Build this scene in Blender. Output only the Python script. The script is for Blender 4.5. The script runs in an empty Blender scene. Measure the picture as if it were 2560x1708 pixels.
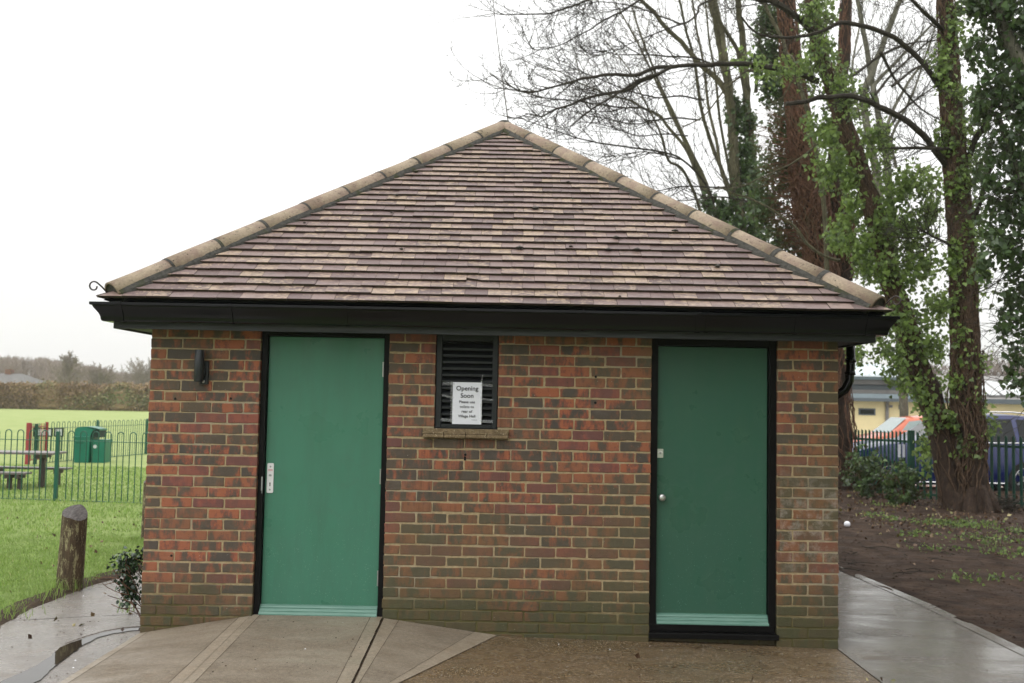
import bpy, math, random
import numpy as np
from mathutils import Vector, Matrix, noise as mnoise
sc = bpy.context.scene
COL = sc.collection
rng = np.random.default_rng(7); random.seed(7)

# ------------------------------------------------------------------ camera
F_PX, CX, CY = 2489.0, 1280.0, 854.0
CP = np.array([2.6506, -7.2346, 1.6575]); YAW, PITCH, ROLL = -0.00327, 0.05955, 0.01863
_f = np.array([math.sin(YAW)*math.cos(PITCH), math.cos(YAW)*math.cos(PITCH), math.sin(PITCH)])
_r0 = np.array([math.cos(YAW), -math.sin(YAW), 0.0]); _u0 = np.cross(_r0, _f)
_r = math.cos(ROLL)*_r0 + math.sin(ROLL)*_u0; _u = math.cos(ROLL)*_u0 - math.sin(ROLL)*_r0
cam = bpy.data.objects.new('camera', bpy.data.cameras.new('camera')); COL.objects.link(cam)
cam.matrix_world = Matrix(((_r[0], _u[0], -_f[0], CP[0]), (_r[1], _u[1], -_f[1], CP[1]), (_r[2], _u[2], -_f[2], CP[2]), (0, 0, 0, 1)))
cam.data.lens = 35.0; cam.data.sensor_width = 36.0; cam.data.clip_end = 3000; cam.data.clip_start = .05
cam.data.dof.use_dof = True; cam.data.dof.focus_distance = 7.2; cam.data.dof.aperture_fstop = 2.8
sc.camera = cam
sc.cycles.volume_bounces = 3

def ray(px, py): return _f + (px-CX)/F_PX*_r - (py-CY)/F_PX*_u
def at(px, py, Y):            # point seen at photo pixel, on the plane y = Y
    d = ray(px, py); return CP + d*((Y-CP[1])/d[1])
def gz(px, py, Z=-.08):       # point seen at photo pixel, on the level z = Z
    d = ray(px, py); return CP + d*((Z-CP[2])/d[2])

# ------------------------------------------------------------------ light
SUN_EL, SUN_AZ = math.radians(48), math.radians(215)   # from behind-left of the camera
w = bpy.data.worlds.new("World"); sc.world = w; w.use_nodes = True
nt = w.node_tree; nt.nodes.clear()
out = nt.nodes.new('ShaderNodeOutputWorld'); bg = nt.nodes.new('ShaderNodeBackground')
sky = nt.nodes.new('ShaderNodeTexSky'); sky.sky_type = 'NISHITA'; sky.sun_disc = False
sky.sun_elevation = SUN_EL; sky.sun_rotation = SUN_AZ; sky.dust_density = 5; sky.air_density = 2
hs = nt.nodes.new('ShaderNodeHueSaturation'); hs.inputs['Saturation'].default_value = .12
nt.links.new(sky.outputs[0], hs.inputs['Color'])
tc = nt.nodes.new('ShaderNodeTexCoord'); sx = nt.nodes.new('ShaderNodeSeparateXYZ'); nt.links.new(tc.outputs['Generated'], sx.inputs[0])
mr = nt.nodes.new('ShaderNodeMapRange'); mr.inputs['From Min'].default_value = 0; mr.inputs['From Max'].default_value = 1
mr.inputs['To Min'].default_value = 9.4; mr.inputs['To Max'].default_value = 28.0
nt.links.new(sx.outputs['Z'], mr.inputs['Value'])
ov = nt.nodes.new('ShaderNodeMix'); ov.data_type = 'RGBA'; ov.blend_type = 'MULTIPLY'; ov.inputs['Factor'].default_value = 1
ov.inputs['A'].default_value = (.99, .993, .992, 1); nt.links.new(mr.outputs[0], ov.inputs['B'])
mx = nt.nodes.new('ShaderNodeMix'); mx.data_type = 'RGBA'; mx.inputs['Factor'].default_value = .88   # cloud layer over the sky
nt.links.new(hs.outputs[0], mx.inputs['A']); nt.links.new(ov.outputs['Result'], mx.inputs['B'])
nt.links.new(mx.outputs['Result'], bg.inputs['Color']); bg.inputs['Strength'].default_value = .1
nt.links.new(bg.outputs[0], out.inputs[0])
sun = bpy.data.objects.new('sun', bpy.data.lights.new('sun', 'SUN')); COL.objects.link(sun)
sun.data.energy = .9; sun.data.angle = math.radians(35); sun.data.color = (1, .97, .92)
_sd = Vector((-math.sin(math.radians(58))*math.cos(SUN_EL), -math.cos(math.radians(58))*math.cos(SUN_EL), math.sin(SUN_EL)))
sun.rotation_euler = _sd.to_track_quat('Z', 'Y').to_euler()
vs = sc.view_settings; vs.view_transform = 'Standard'; vs.look = 'None'; vs.gamma = 1; vs.exposure = 0.0; vs.use_curve_mapping = False

# ------------------------------------------------------------------ material helpers
def lin(c): return tuple((x/12.92 if x <= .04045 else ((x+.055)/1.055)**2.4) for x in [v/255 for v in c])
class NT:
    def __init__(s, name, rough=.7, spec=.4):
        s.m = bpy.data.materials.new(name); s.m.use_nodes = True; s.t = s.m.node_tree
        s.b = s.t.nodes['Principled BSDF']; s.b.inputs['Roughness'].default_value = rough
        s.b.inputs['Specular IOR Level'].default_value = spec
        s.tc = s.t.nodes.new('ShaderNodeTexCoord')
    def n(s, k): return s.t.nodes.new(k)
    def put(s, inp, v):
        if hasattr(v, 'is_linked') or isinstance(v, bpy.types.NodeSocket): s.t.links.new(v, inp)
        elif isinstance(v, (tuple, list)) and len(v) == 3 and inp.type == 'RGBA': inp.default_value = (*v, 1)
        else: inp.default_value = v
    def co(s, which='Object', scale=(1, 1, 1), loc=(0, 0, 0), rot=(0, 0, 0), add=None):
        v = s.tc.outputs[which]
        mp = s.n('ShaderNodeMapping'); mp.inputs['Scale'].default_value = scale; mp.inputs['Location'].default_value = loc; mp.inputs['Rotation'].default_value = rot
        s.t.links.new(v, mp.inputs[0]); o = mp.outputs[0]
        if add is not None:
            a = s.n('ShaderNodeVectorMath'); a.operation = 'ADD'; s.t.links.new(o, a.inputs[0]); s.t.links.new(add, a.inputs[1]); o = a.outputs[0]
        return o
    def noise(s, scale, detail=4, rough=.55, vec=None, dist=0):
        n = s.n('ShaderNodeTexNoise'); n.inputs['Scale'].default_value = scale; n.inputs['Detail'].default_value = detail
        n.inputs['Roughness'].default_value = rough; n.inputs['Distortion'].default_value = dist
        s.t.links.new(vec if vec is not None else s.tc.outputs['Object'], n.inputs['Vector']); return n.outputs[0]
    def vor(s, scale, vec=None, out='Distance', feature='F1', rnd=1):
        n = s.n('ShaderNodeTexVoronoi'); n.feature = feature; n.inputs['Scale'].default_value = scale; n.inputs['Randomness'].default_value = rnd
        s.t.links.new(vec if vec is not None else s.tc.outputs['Object'], n.inputs['Vector']); return n.outputs[out]
    def ramp(s, fac, stops, interp='LINEAR'):
        n = s.n('ShaderNodeValToRGB'); cr = n.color_ramp; cr.interpolation = interp
        while len(cr.elements) < len(stops): cr.elements.new(.5)
        for e, (p, c) in zip(cr.elements, stops):
            e.position = p; e.color = (*c, 1) if isinstance(c, (tuple, list)) else (c, c, c, 1)
        s.put(n.inputs[0], fac); return n.outputs[0]
    def mix(s, a, b, f, mode='MIX'):
        n = s.n('ShaderNodeMix'); n.data_type = 'RGBA'; n.blend_type = mode
        s.put(n.inputs['Factor'], f); s.put(n.inputs['A'], a); s.put(n.inputs['B'], b); return n.outputs['Result']
    def math(s, op, a, b=0, c=0, clamp=False):
        n = s.n('ShaderNodeMath'); n.operation = op; n.use_clamp = clamp
        s.put(n.inputs[0], a); s.put(n.inputs[1], b); s.put(n.inputs[2], c); return n.outputs[0]
    def attr(s, name):
        n = s.n('ShaderNodeAttribute'); n.attribute_name = name; return n.outputs['Color']
    def sep(s, v):
        n = s.n('ShaderNodeSeparateXYZ'); s.t.links.new(v, n.inputs[0]); return n.outputs
    def color(s, v): s.put(s.b.inputs['Base Color'], v); return s
    def rough(s, v): s.put(s.b.inputs['Roughness'], v); return s
    def bump(s, h, dist=.01, strength=1, prev=None):
        n = s.n('ShaderNodeBump'); n.inputs['Distance'].default_value = dist; n.inputs['Strength'].default_value = strength
        s.t.links.new(h, n.inputs['Height']);
        if prev is not None: s.t.links.new(prev, n.inputs['Normal'])
        s.t.links.new(n.outputs[0], s.b.inputs['Normal']); return n.outputs[0]

MAT = {}
def simple(name, col, rough=.6, var=.15, scale=8, metal=0, spec=.4, bumpd=0, bscale=60):
    k = NT(name, rough, spec)
    n = k.noise(scale, 5, .6)
    c1 = tuple(x*(1-var) for x in col); c2 = tuple(min(1, x*(1+var)) for x in col)
    k.color(k.ramp(n, [(.3, c1), (.7, c2)])); k.b.inputs['Metallic'].default_value = metal
    if bumpd: k.bump(k.noise(bscale, 4, .6), bumpd)
    MAT[name] = k.m; return k.m

# --- brick
k = NT('brick', .75, .35)
a = k.sep(k.attr('rnd')); pos = k.sep(k.tc.outputs['Object'])
sc3 = k.n('ShaderNodeVectorMath'); sc3.operation = 'SCALE'; sc3.inputs[3].default_value = 40; k.t.links.new(k.attr('rnd'), sc3.inputs[0])
band = k.noise(1, 4, .6, k.co('Object', (13, 13, 5), add=sc3.outputs[0]))
blot = k.noise(22, 5, .7, k.co('Object', (1, 1, 1), add=sc3.outputs[0]))
uvx = k.sep(k.tc.outputs['UV'])[0]
edge = k.math('MULTIPLY', k.math('POWER', k.math('ABSOLUTE', k.math('SUBTRACT', uvx, .5)), 2), .55)
fac = k.math('ADD', k.math('ADD', k.math('MULTIPLY', k.math('SUBTRACT', band, .26), 2.7), k.math('MULTIPLY', k.math('SUBTRACT', a[0], .5), .5)), k.math('ADD', edge, k.math('MULTIPLY', k.math('SUBTRACT', blot, .5), 1.0)))
c = k.ramp(fac, [(.40, (.068, .057, .049)), (.58, (.095, .066, .050)), (.66, (.14, .070, .048)), (.78, (.22, .072, .048)), (.95, (.33, .105, .052))])
c = k.mix(c, (.125, .088, .052), k.math('MULTIPLY', a[1], .55))
c = k.mix(c, (.27, .22, .19), k.math('MULTIPLY', k.ramp(k.noise(2.6, 5, .7), [(.55, 0), (.75, .4)]), blot))
c = k.mix(c, (.19, .062, .055), k.math('MULTIPLY', k.math('GREATER_THAN', a[2], .84), .6))
big = k.noise(.9, 3, .5)
olive = k.ramp(k.math('ADD', k.math('ADD', big, k.math('MULTIPLY', k.math('SUBTRACT', pos[0], 2.6), .05)), k.math('MULTIPLY', k.math('SUBTRACT', pos[2], 1.0), -.10)), [(.48, 0), (.66, 1)])
c = k.mix(c, (.105, .095, .045), k.math('MULTIPLY', olive, k.math('ADD', .22, k.math('MULTIPLY', blot, .6))))
mossm = k.ramp(k.math('ADD', pos[2], k.math('MULTIPLY', k.math('SUBTRACT', k.noise(3, 4, .6), .5), .5)), [(.10, 1), (.42, 0)])
c = k.mix(c, k.mix((.05, .042, .026), (.075, .085, .03), k.noise(14, 4, .6)), k.math('MULTIPLY', mossm, .82))
c = k.mix(c, (.35, .33, .30), k.math('MULTIPLY', k.ramp(k.noise(45, 4, .7, dist=.6), [(.69, 0), (.76, 1)]), .5))   # lime bloom specks
pit = k.ramp(k.vor(62), [(.10, 1), (.17, 0)]); pit = k.math('MULTIPLY', pit, k.ramp(k.noise(16, 2), [(.5, 0), (.62, 1)]))
c = k.mix(c, (.018, .014, .012), pit)
eff = k.math('MULTIPLY', k.math('GREATER_THAN', pos[0], 4.58), k.ramp(k.math('ABSOLUTE', k.math('SUBTRACT', pos[2], .80)), [(.12, 1), (.5, 0)]))
c = k.mix(c, (.40, .35, .30), k.math('MULTIPLY', k.math('MULTIPLY', eff, k.ramp(k.noise(11, 6, .75), [(.48, 0), (.66, 1)])), .55))
sillx = k.math('LESS_THAN', k.math('ABSOLUTE', k.math('SUBTRACT', pos[0], 2.305)), .33)
drip = k.math('MULTIPLY', k.math('MULTIPLY', sillx, k.ramp(pos[2], [(.62, 0), (.68, 1), (.69, 1)])), 0)
under = k.ramp(pos[2], [(.55, 0), (1.0, 1)]); strk = k.ramp(k.noise(1, 4, .7, k.co('Object', (26, 26, 1.1))), [(.5, 0), (.68, 1)])
c = k.mix(c, (.03, .026, .018), k.math('MULTIPLY', k.math('MULTIPLY', strk, sillx), k.math('MULTIPLY', under, .55)))
c = k.mix(c, (.5, .47, .42), k.math('MULTIPLY', k.ramp(k.vor(34), [(.05, 1), (.09, 0)]), k.ramp(k.noise(5, 3), [(.56, 0), (.62, .8)])))
k.color(c); k.rough(k.ramp(k.noise(20, 3), [(.3, .55), (.7, .85)]))
hgt = k.math('SUBTRACT', k.math('ADD', k.noise(90, 5, .65), k.math('MULTIPLY', k.noise(18, 3), .8)), k.math('MULTIPLY', pit, .9))
k.bump(hgt, .0035); MAT['brick'] = k.m
# --- mortar
k = NT('mortar', .9, .2); pos = k.sep(k.tc.outputs['Object'])
c = k.ramp(k.noise(30, 5, .65), [(.3, (.27, .205, .115)), (.7, (.45, .355, .215))])
c = k.mix(c, (.30, .29, .25), k.ramp(k.noise(1.7, 3), [(.52, 0), (.66, .5)]))
mossm = k.ramp(k.math('ADD', pos[2], k.math('MULTIPLY', k.math('SUBTRACT', k.noise(2.5, 4, .6), .5), .55)), [(.10, 1), (.38, 0)])
c = k.mix(c, k.mix((.035, .03, .012), (.10, .10, .028), k.noise(11, 3)), k.math('MULTIPLY', mossm, .9))
k.color(c); k.bump(k.noise(120, 5, .7), .003); MAT['mortar'] = k.m
# --- roof tile
k = NT('roof_tile', .45, .5); a = k.sep(k.attr('rnd'))
sc3 = k.n('ShaderNodeVectorMath'); sc3.operation = 'SCALE'; sc3.inputs[3].default_value = 30; k.t.links.new(k.attr('rnd'), sc3.inputs[0])
base = k.ramp(a[0], [(0, (.075, .044, .042)), (.35, (.135, .088, .084)), (.7, (.18, .122, .112)), (1, (.26, .185, .155))])
base = k.mix(base, (.19, .13, .115), k.math('MULTIPLY', k.noise(30, 4, .7), .45))
pn = k.noise(1, 5, .7, k.co('Object', (15, 26, 26), add=sc3.outputs[0]), dist=1.2)
patch = k.ramp(k.math('ADD', pn, k.math('MULTIPLY', k.math('SUBTRACT', a[1], .5), .26)), [(.54, 0), (.63, 1)])
c = k.mix(base, k.ramp(k.noise(40, 3), [(.3, (.34, .245, .16)), (.7, (.46, .35, .24))]), k.math('MULTIPLY', patch, .70))
spk = k.ramp(k.noise(75, 4, .7), [(.60, 0), (.68, 1)]); c = k.mix(c, (.03, .022, .018), k.math('MULTIPLY', spk, .8))
c = k.mix(c, (.06, .035, .03), k.ramp(k.noise(1, 5, .75, k.co('Object', (8, 14, 14), add=sc3.outputs[0])), [(.52, 0), (.68, .65)]))
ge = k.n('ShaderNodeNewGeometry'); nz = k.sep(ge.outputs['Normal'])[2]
c = k.mix(k.mix((.040, .024, .018), (.045, .038, .018), k.ramp(k.noise(9, 3), [(.45, 0), (.65, 1)])), c, k.ramp(nz, [(.25, 0), (.6, 1)]))    # darker browns on the cut edges
mo = k.ramp(k.noise(6, 5, .75), [(.66, 0), (.72, 1)]); c = k.mix(c, (.05, .05, .02), k.math('MULTIPLY', mo, .5))
k.color(c); k.rough(k.ramp(k.noise(9, 4), [(.3, .36), (.7, .62)])); k.bump(k.math('ADD', k.noise(110, 5, .7), k.noise(30, 3)), .003); MAT['roof_tile'] = k.m
# --- hip tile (buff concrete)
k = NT('hip_tile', .85, .25)
c = k.ramp(k.noise(55, 5, .7), [(.3, (.235, .185, .13)), (.7, (.37, .30, .22))])
c = k.mix(c, (.20, .13, .11), k.math('MULTIPLY', k.ramp(k.noise(4, 5, .7, dist=.5), [(.46, 0), (.6, 1)]), .6))
c = k.mix(c, (.07, .06, .045), k.ramp(k.noise(22, 6, .8), [(.56, 0), (.66, .9)]))
c = k.mix(c, (.035, .03, .02), k.ramp(k.vor(16), [(.07, .9), (.12, 0)]))
k.color(c); k.bump(k.noise(160, 4, .7), .003); MAT['hip_tile'] = k.m
k = NT('hip_mortar', .95, .2); c = k.ramp(k.noise(40, 5, .7), [(.3, (.035, .034, .032)), (.7, (.10, .095, .085))])
c = k.mix(c, (.045, .05, .02), k.ramp(k.noise(9, 4), [(.55, 0), (.65, .7)])); k.color(c); k.bump(k.noise(60, 5, .7), .008); MAT['hip_mortar'] = k.m
# --- paint, plastic, metal
simple('gutter_black', (.003, .0035, .004), .16, .25, 3, spec=.28)
k = NT('fascia_black', .5, .4); c = k.ramp(k.noise(1, 6, .7, k.co('Object', (3, 3, 40))), [(.35, (.012, .0135, .015)), (.7, (.040, .043, .046))])
k.color(c); k.bump(k.noise(1, 5, .6, k.co('Object', (6, 6, 120))), .002); MAT['fascia_black'] = k.m
simple('frame_black', (.003, .003, .003), .5, .4, 10, spec=.15)
simple('louvre_black', (.016, .018, .020), .45, .2, 10, spec=.3)
simple('void_black', (.004, .004, .004), .9, .1)
def doormat(name, col):
    k = NT(name, .42, .35); p = k.sep(k.tc.outputs['Object'])
    c = k.mix(col, tuple(x*.86+.008 for x in col), k.noise(1.6, 4, .6))
    low = k.ramp(p[2], [(.15, .75), (.75, .55), (1.45, 0)])
    spk = k.ramp(k.vor(70), [(.11, 1), (.19, 0)])
    spk = k.math('MULTIPLY', k.math('MULTIPLY', spk, k.ramp(k.noise(14, 3, .7), [(.46, 0), (.60, 1)])), low)
    c = k.mix(c, (.34, .50, .42), k.math('MULTIPLY', spk, .8))
    grime = k.ramp(k.math('ADD', p[2], k.math('MULTIPLY', k.noise(30, 3), .05)), [(.16, 1), (.2, 0)])
    c = k.mix(c, (.06, .10, .05), k.math('MULTIPLY', grime, .35))
    smear = k.ramp(k.noise(1, 4, .7, k.co('Object', (9, 9, 1.6))), [(.42, 0), (.72, .35)]); c = k.mix(c, (.05, .11, .075), smear)
    hand = k.math('MULTIPLY', k.ramp(k.noise(7, 5, .7, dist=1), [(.5, 0), (.7, .3)]), k.ramp(k.math('ABSOLUTE', k.math('SUBTRACT', p[2], 1.05)), [(.1, 1), (.45, 0)])); c = k.mix(c, (.07, .13, .10), hand)
    k.color(c); k.rough(k.ramp(k.noise(3, 5), [(.35, .24), (.65, .5)])); k.bump(k.noise(2.5, 3), .003); MAT[name] = k.m
doormat('door_green', (.055, .20, .130)); doormat('door_green_shaded', (.027, .105, .066))  # same green twice; the second has the right-hand door's shade in its colour
k = NT('weatherbar', .35, .5); c = k.ramp(k.noise(1, 4, .6, k.co('Object', (5, 5, 120))), [(.35, (.06, .17, .125)), (.7, (.13, .25, .20))])
c = k.mix(c, (.06, .12, .08), k.ramp(k.noise(60, 4, .8), [(.62, 0), (.7, .6)])); k.color(c); MAT['weatherbar'] = k.m
simple('steel', (.55, .55, .54), .32, .08, 30, metal=.9)
simple('steel_dull', (.33, .34, .34), .45, .1, 30, metal=.6)
simple('white_plate', (.72, .72, .72), .4, .03)
simple('ink', (.03, .03, .035), .8, .1); simple('red_ink', (.62, .28, .3), .6, .1)
simple('paper', (.74, .75, .82), .7, .02, 4)
k = NT('tape', .12, .7); k.color((.8, .82, .85)); k.b.inputs['Alpha'].default_value = .2; k.bump(k.noise(60, 4, .6, dist=1), .008); MAT['tape'] = k.m
k = NT('sill_tile', .85, .3); c = k.ramp(k.noise(40, 5, .7), [(.3, (.10, .07, .04)), (.7, (.26, .19, .11))])
c = k.mix(c, (.45, .38, .26), k.ramp(k.noise(70, 4, .7), [(.58, 0), (.66, .8)])); k.color(c); k.bump(k.noise(80, 4), .005); MAT['sill_tile'] = k.m
simple('lamp_grey', (.022, .025, .028), .4, .1)
simple('wrought_iron', (.03, .02, .018), .5, .3, 20)
# --- concrete kinds
def concrete(name, dark, light, brush=0, wet=0.3, grit=0, r0=.25, r1=.75, wscale=1.2, stain=(.16, .10, .05), stf=.35, puddles=.5):
    k = NT(name, .6, .5)
    n1 = k.noise(2.2, 6, .65); n2 = k.noise(45, 5, .75)
    c = k.mix(k.ramp(n1, [(.3, dark), (.72, light)]), k.ramp(n2, [(.3, tuple(x*.6 for x in dark)), (.7, tuple(min(1, x*1.35) for x in light))]), .45)
    c = k.mix(c, stain, k.math('MULTIPLY', k.ramp(k.noise(5, 6, .75, dist=.6), [(.52, 0), (.68, 1)]), stf))
    if grit:
        v = k.vor(150, out='Color'); vv = k.sep(v)[0]
        c = k.mix(c, (.42, .30, .16), k.ramp(vv, [(.80, 0), (.9, grit)])); c = k.mix(c, (.55, .52, .45), k.ramp(k.sep(v)[1], [(.93, 0), (.97, grit)]))
        c = k.mix(c, (.02, .015, .01), k.ramp(k.sep(v)[2], [(.75, 0), (.9, grit*.7)]))
    c = k.mix(c, (.02, .015, .012), k.ramp(k.noise(90, 3, .8), [(.70, 0), (.76, .7)]))
    c = k.mix(c, tuple(x*1.7 for x in light), k.ramp(k.noise(140, 2, .6), [(.60, 0), (.72, .6)]))
    c = k.mix(c, tuple(x*.5 for x in dark), k.ramp(k.noise(190, 2, .6), [(.58, 0), (.70, .6)]))
    pos = k.sep(k.tc.outputs['Object'])
    k.color(c)
    wf = k.ramp(k.noise(1, 6, .68, k.co('Object', (wscale*.8, wscale*2.2, 1)), dist=.4), [(puddles-.12, 0), (puddles+.12, 1)])
    k.rough(k.math('ADD', k.math('MULTIPLY', wf, r0-r1), r1)); k.put(k.b.inputs['Specular IOR Level'], k.math('ADD', k.math('MULTIPLY', wf, .55), .4))
    h = k.math('ADD', k.noise(130, 5, .8), k.math('MULTIPLY', k.noise(14, 4), .6))
    if brush:
        h = k.math('ADD', h, k.math('MULTIPLY', k.noise(1, 3, .7, k.co('Object', (9, 190, 9), rot=(0, 0, .04))), brush))
    if r0 < .15: k.put(k.b.inputs['Coat Weight'], k.math('MULTIPLY', wf, .75 if name == 'path_wet' else .22)); k.b.inputs['Coat Roughness'].default_value = .17; k.b.inputs['Coat IOR'].default_value = 1.6
    k.bump(k.math('MULTIPLY', h, k.math('SUBTRACT', 1, k.math('MULTIPLY', wf, .55))), .004); MAT[name] = k.m
concrete('ramp_concrete', (.155, .120, .082), (.285, .232, .168), brush=4.5, r0=.42, r1=.8, stf=.35)
concrete('ramp_border', (.16, .128, .092), (.285, .236, .175), brush=.3, r0=.4, r1=.75, stf=.3)
concrete('yard_concrete', (.058, .039, .021), (.145, .098, .056), grit=.6, r0=.16, r1=.5, stf=.55, stain=(.045, .036, .018))
concrete('path_concrete', (.16, .142, .125), (.30, .272, .245), brush=2.5, r0=.10, r1=.42, stf=.35, wscale=.9, puddles=.48)
concrete('path_wet', (.10, .085, .070), (.20, .175, .148), brush=3.0, r0=.03, r1=.36, stf=.3, wscale=1.1, puddles=.47)
concrete('car_park', (.16, .16, .165), (.26, .26, .265), r0=.08, r1=.4, stf=.1, puddles=.45, wscale=.4)
simple('gap_soil', (.05, .032, .018), .9, .5, 30, bumpd=.01)
k = NT('water', .02, .5); k.color((.03, .024, .018)); k.b.inputs['IOR'].default_value = 1.33; k.b.inputs['Specular IOR Level'].default_value = .9
k.bump(k.noise(6, 2), .0006); MAT['water'] = k.m
# --- soils and grass
k = NT('dirt', .9, .15)
c = k.ramp(k.noise(3, 7, .7), [(.3, (.024, .014, .009)), (.52, (.058, .036, .024)), (.75, (.11, .070, .046))])
c = k.mix(c, (.022, .014, .010), k.ramp(k.noise(13, 5, .7), [(.55, 0), (.66, .8)]))
c = k.mix(c, (.16, .11, .06), k.ramp(k.noise(50, 4, .8), [(.64, 0), (.72, .7)]))
k.color(c); k.rough(k.ramp(k.noise(4, 5), [(.3, .62), (.65, .95)])); k.bump(k.math('ADD', k.noise(22, 6, .7), k.noise(5, 4)), .06); MAT['dirt'] = k.m
k = NT('grass_ground', .85, .2)
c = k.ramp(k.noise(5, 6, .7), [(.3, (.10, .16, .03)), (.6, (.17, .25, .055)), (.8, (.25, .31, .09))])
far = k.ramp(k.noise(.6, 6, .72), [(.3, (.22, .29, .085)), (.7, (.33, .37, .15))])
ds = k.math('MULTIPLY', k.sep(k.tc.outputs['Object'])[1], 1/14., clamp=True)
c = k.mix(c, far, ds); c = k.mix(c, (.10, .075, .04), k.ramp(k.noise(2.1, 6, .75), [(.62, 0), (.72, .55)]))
k.color(c); k.bump(k.noise(30, 5, .7), .03); MAT['grass_ground'] = k.m
def leafmat(name, stops, rough=.4, trans=.0, spec=.45):
    k = NT(name, rough, spec); a = k.sep(k.attr('rnd'))
    c = k.ramp(a[0], stops); k.color(c); MAT[name] = k.m
    if trans:
        tr = k.n('ShaderNodeBsdfTranslucent'); k.t.links.new(k.mix(c, (1, 1, .5), .12), tr.inputs[0]); ms = k.n('ShaderNodeMixShader'); ms.inputs[0].default_value = trans
        k.t.links.new(k.b.outputs[0], ms.inputs[1]); k.t.links.new(tr.outputs[0], ms.inputs[2]); k.t.links.new(ms.outputs[0], k.t.nodes['Material Output'].inputs[0])
leafmat('grass_blade', [(0, (.12, .20, .03)), (.5, (.20, .33, .06)), (.85, (.32, .43, .11)), (1, (.45, .42, .2))], .55, .3)
leafmat('ivy_leaf', [(0, (.025, .05, .013)), (.35, (.095, .16, .035)), (.7, (.20, .30, .065)), (.95, (.25, .37, .09)), (1, (.34, .32, .09))], .40, .42)
leafmat('ivy_dark', [(0, (.014, .028, .010)), (.5, (.042, .082, .024)), (.9, (.08, .15, .04)), (1, (.15, .24, .06))], .36, .3)
leafmat('holly_leaf', [(0, (.008, .022, .010)), (.6, (.02, .05, .018)), (1, (.05, .09, .04))], .22, spec=.6)
leafmat('litter_leaf', [(0, (.035, .018, .010)), (.5, (.085, .045, .022)), (.8, (.15, .09, .045)), (.95, (.13, .13, .04)), (1, (.5, .42, .22))], .5)
leafmat('hedge_leaf', [(0, (.10, .065, .036)), (.45, (.27, .175, .09)), (.65, (.21, .175, .08)), (1, (.14, .21, .07))], .7)
def bark(name, c1, c2, c3, zs=.35, bd=.03):
    k = NT(name, .85, .25)
    n = k.noise(1, 6, .7, k.co('Object', (22, 22, 22*zs)), dist=.8)
    c = k.ramp(n, [(.3, c1), (.55, c2), (.75, c3)]); k.color(c); k.bump(n, bd); MAT[name] = k.m
bark('bark_brown', (.016, .010, .007), (.042, .026, .017), (.09, .058, .036))
bark('bark_olive', (.035, .030, .018), (.10, .09, .055), (.19, .18, .10), .3, .01)
bark('bark_grey', (.05, .045, .035), (.12, .115, .085), (.22, .21, .15), .3, .01)
bark('twig', (.016, .013, .010), (.035, .029, .021), (.07, .06, .035), 1, .002)
bark('vine_brown', (.036, .022, .013), (.098, .061, .038), (.20, .14, .09), 1, .004)
bark('vine', (.05, .026, .016), (.13, .065, .040), (.25, .14, .09), 1, .004)
bark('far_twig_hazy', (.16, .13, .11), (.24, .20, .17), (.32, .28, .24), 1, .002)  # distance haze is put into these paler twig colours
k = NT('post_wood', .8, .25); n = k.noise(1, 6, .7, k.co('Object', (30, 30, 4)), dist=.8)
c = k.ramp(n, [(.3, (.035, .023, .014)), (.6, (.10, .07, .042)), (.8, (.17, .13, .08))])
c = k.mix(c, (.34, .31, .17), k.ramp(k.noise(1, 6, .8, k.co('Object', (34, 34, 9), loc=(3, 0, 0))), [(.52, 0), (.58, .9)]))
k.color(c); k.bump(n, .02); MAT['post_wood'] = k.m
k = NT('post_end', .75, .3); n = k.noise(1, 5, .7, k.co('Object', (60, 8, 60))); k.color(k.ramp(n, [(.3, (.04, .035, .032)), (.7, (.14, .125, .12))])); k.bump(n, .01); MAT['post_end'] = k.m
simple('fence_green', (.012, .085, .055), .4, .2, 6)
simple('fence_dark', (.006, .050, .030), .42, .2, 6)
simple('fence_red', (.27, .035, .04), .45, .15); simple('fence_yellow', (.5, .36, .10), .5, .15)
simple('bin_green', (.008, .14, .09), .32, .12, 4); simple('bin_dark', (.004, .02, .015), .6, .1)
simple('table_wood', (.05, .038, .032), .5, .3, 12, bumpd=.004); simple('table_top', (.14, .12, .115), .35, .25, 12)
simple('panel_white', (.5, .52, .52), .4, .2, 5)
simple('render_yellow', (.86, .72, .40), .8, .05, 2); simple('metal_roof', (.70, .76, .79), .25, .06, 3, spec=.6)
simple('cladding_blue', (.27, .33, .36), .4, .08, 3); simple('cladding_dark', (.10, .12, .13), .5, .1, 3); simple('roof_grey', (.20, .19, .18), .7, .2, 3)
simple('house_wall', (.62, .60, .56), .8, .05); simple('house_roof', (.12, .115, .11), .8, .2, 2)
simple('car_blue', (.006, .014, .095), .2, .06, spec=.5); simple('car_orange', (.55, .13, .06), .2, .05, spec=.6); simple('car_white', (.70, .71, .73), .22, .03, spec=.6)
simple('glass_dark', (.006, .008, .009), .08, .1, spec=.35); simple('glass_light', (.22, .28, .27), .08, .1, spec=.8)
simple('rubber', (.012, .012, .012), .8, .1); simple('alloy', (.35, .35, .36), .35, .1, metal=.7); simple('chrome', (.6, .6, .62), .2, .05, metal=.9)
simple('lamp_lens', (.5, .5, .5), .1, .05); simple('litter_white', (.75, .76, .8), .5, .05)
for nm in ('car_blue', 'car_orange', 'car_white'): MAT[nm].node_tree.nodes['Principled BSDF'].inputs['Coat Weight'].default_value = .2

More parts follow.
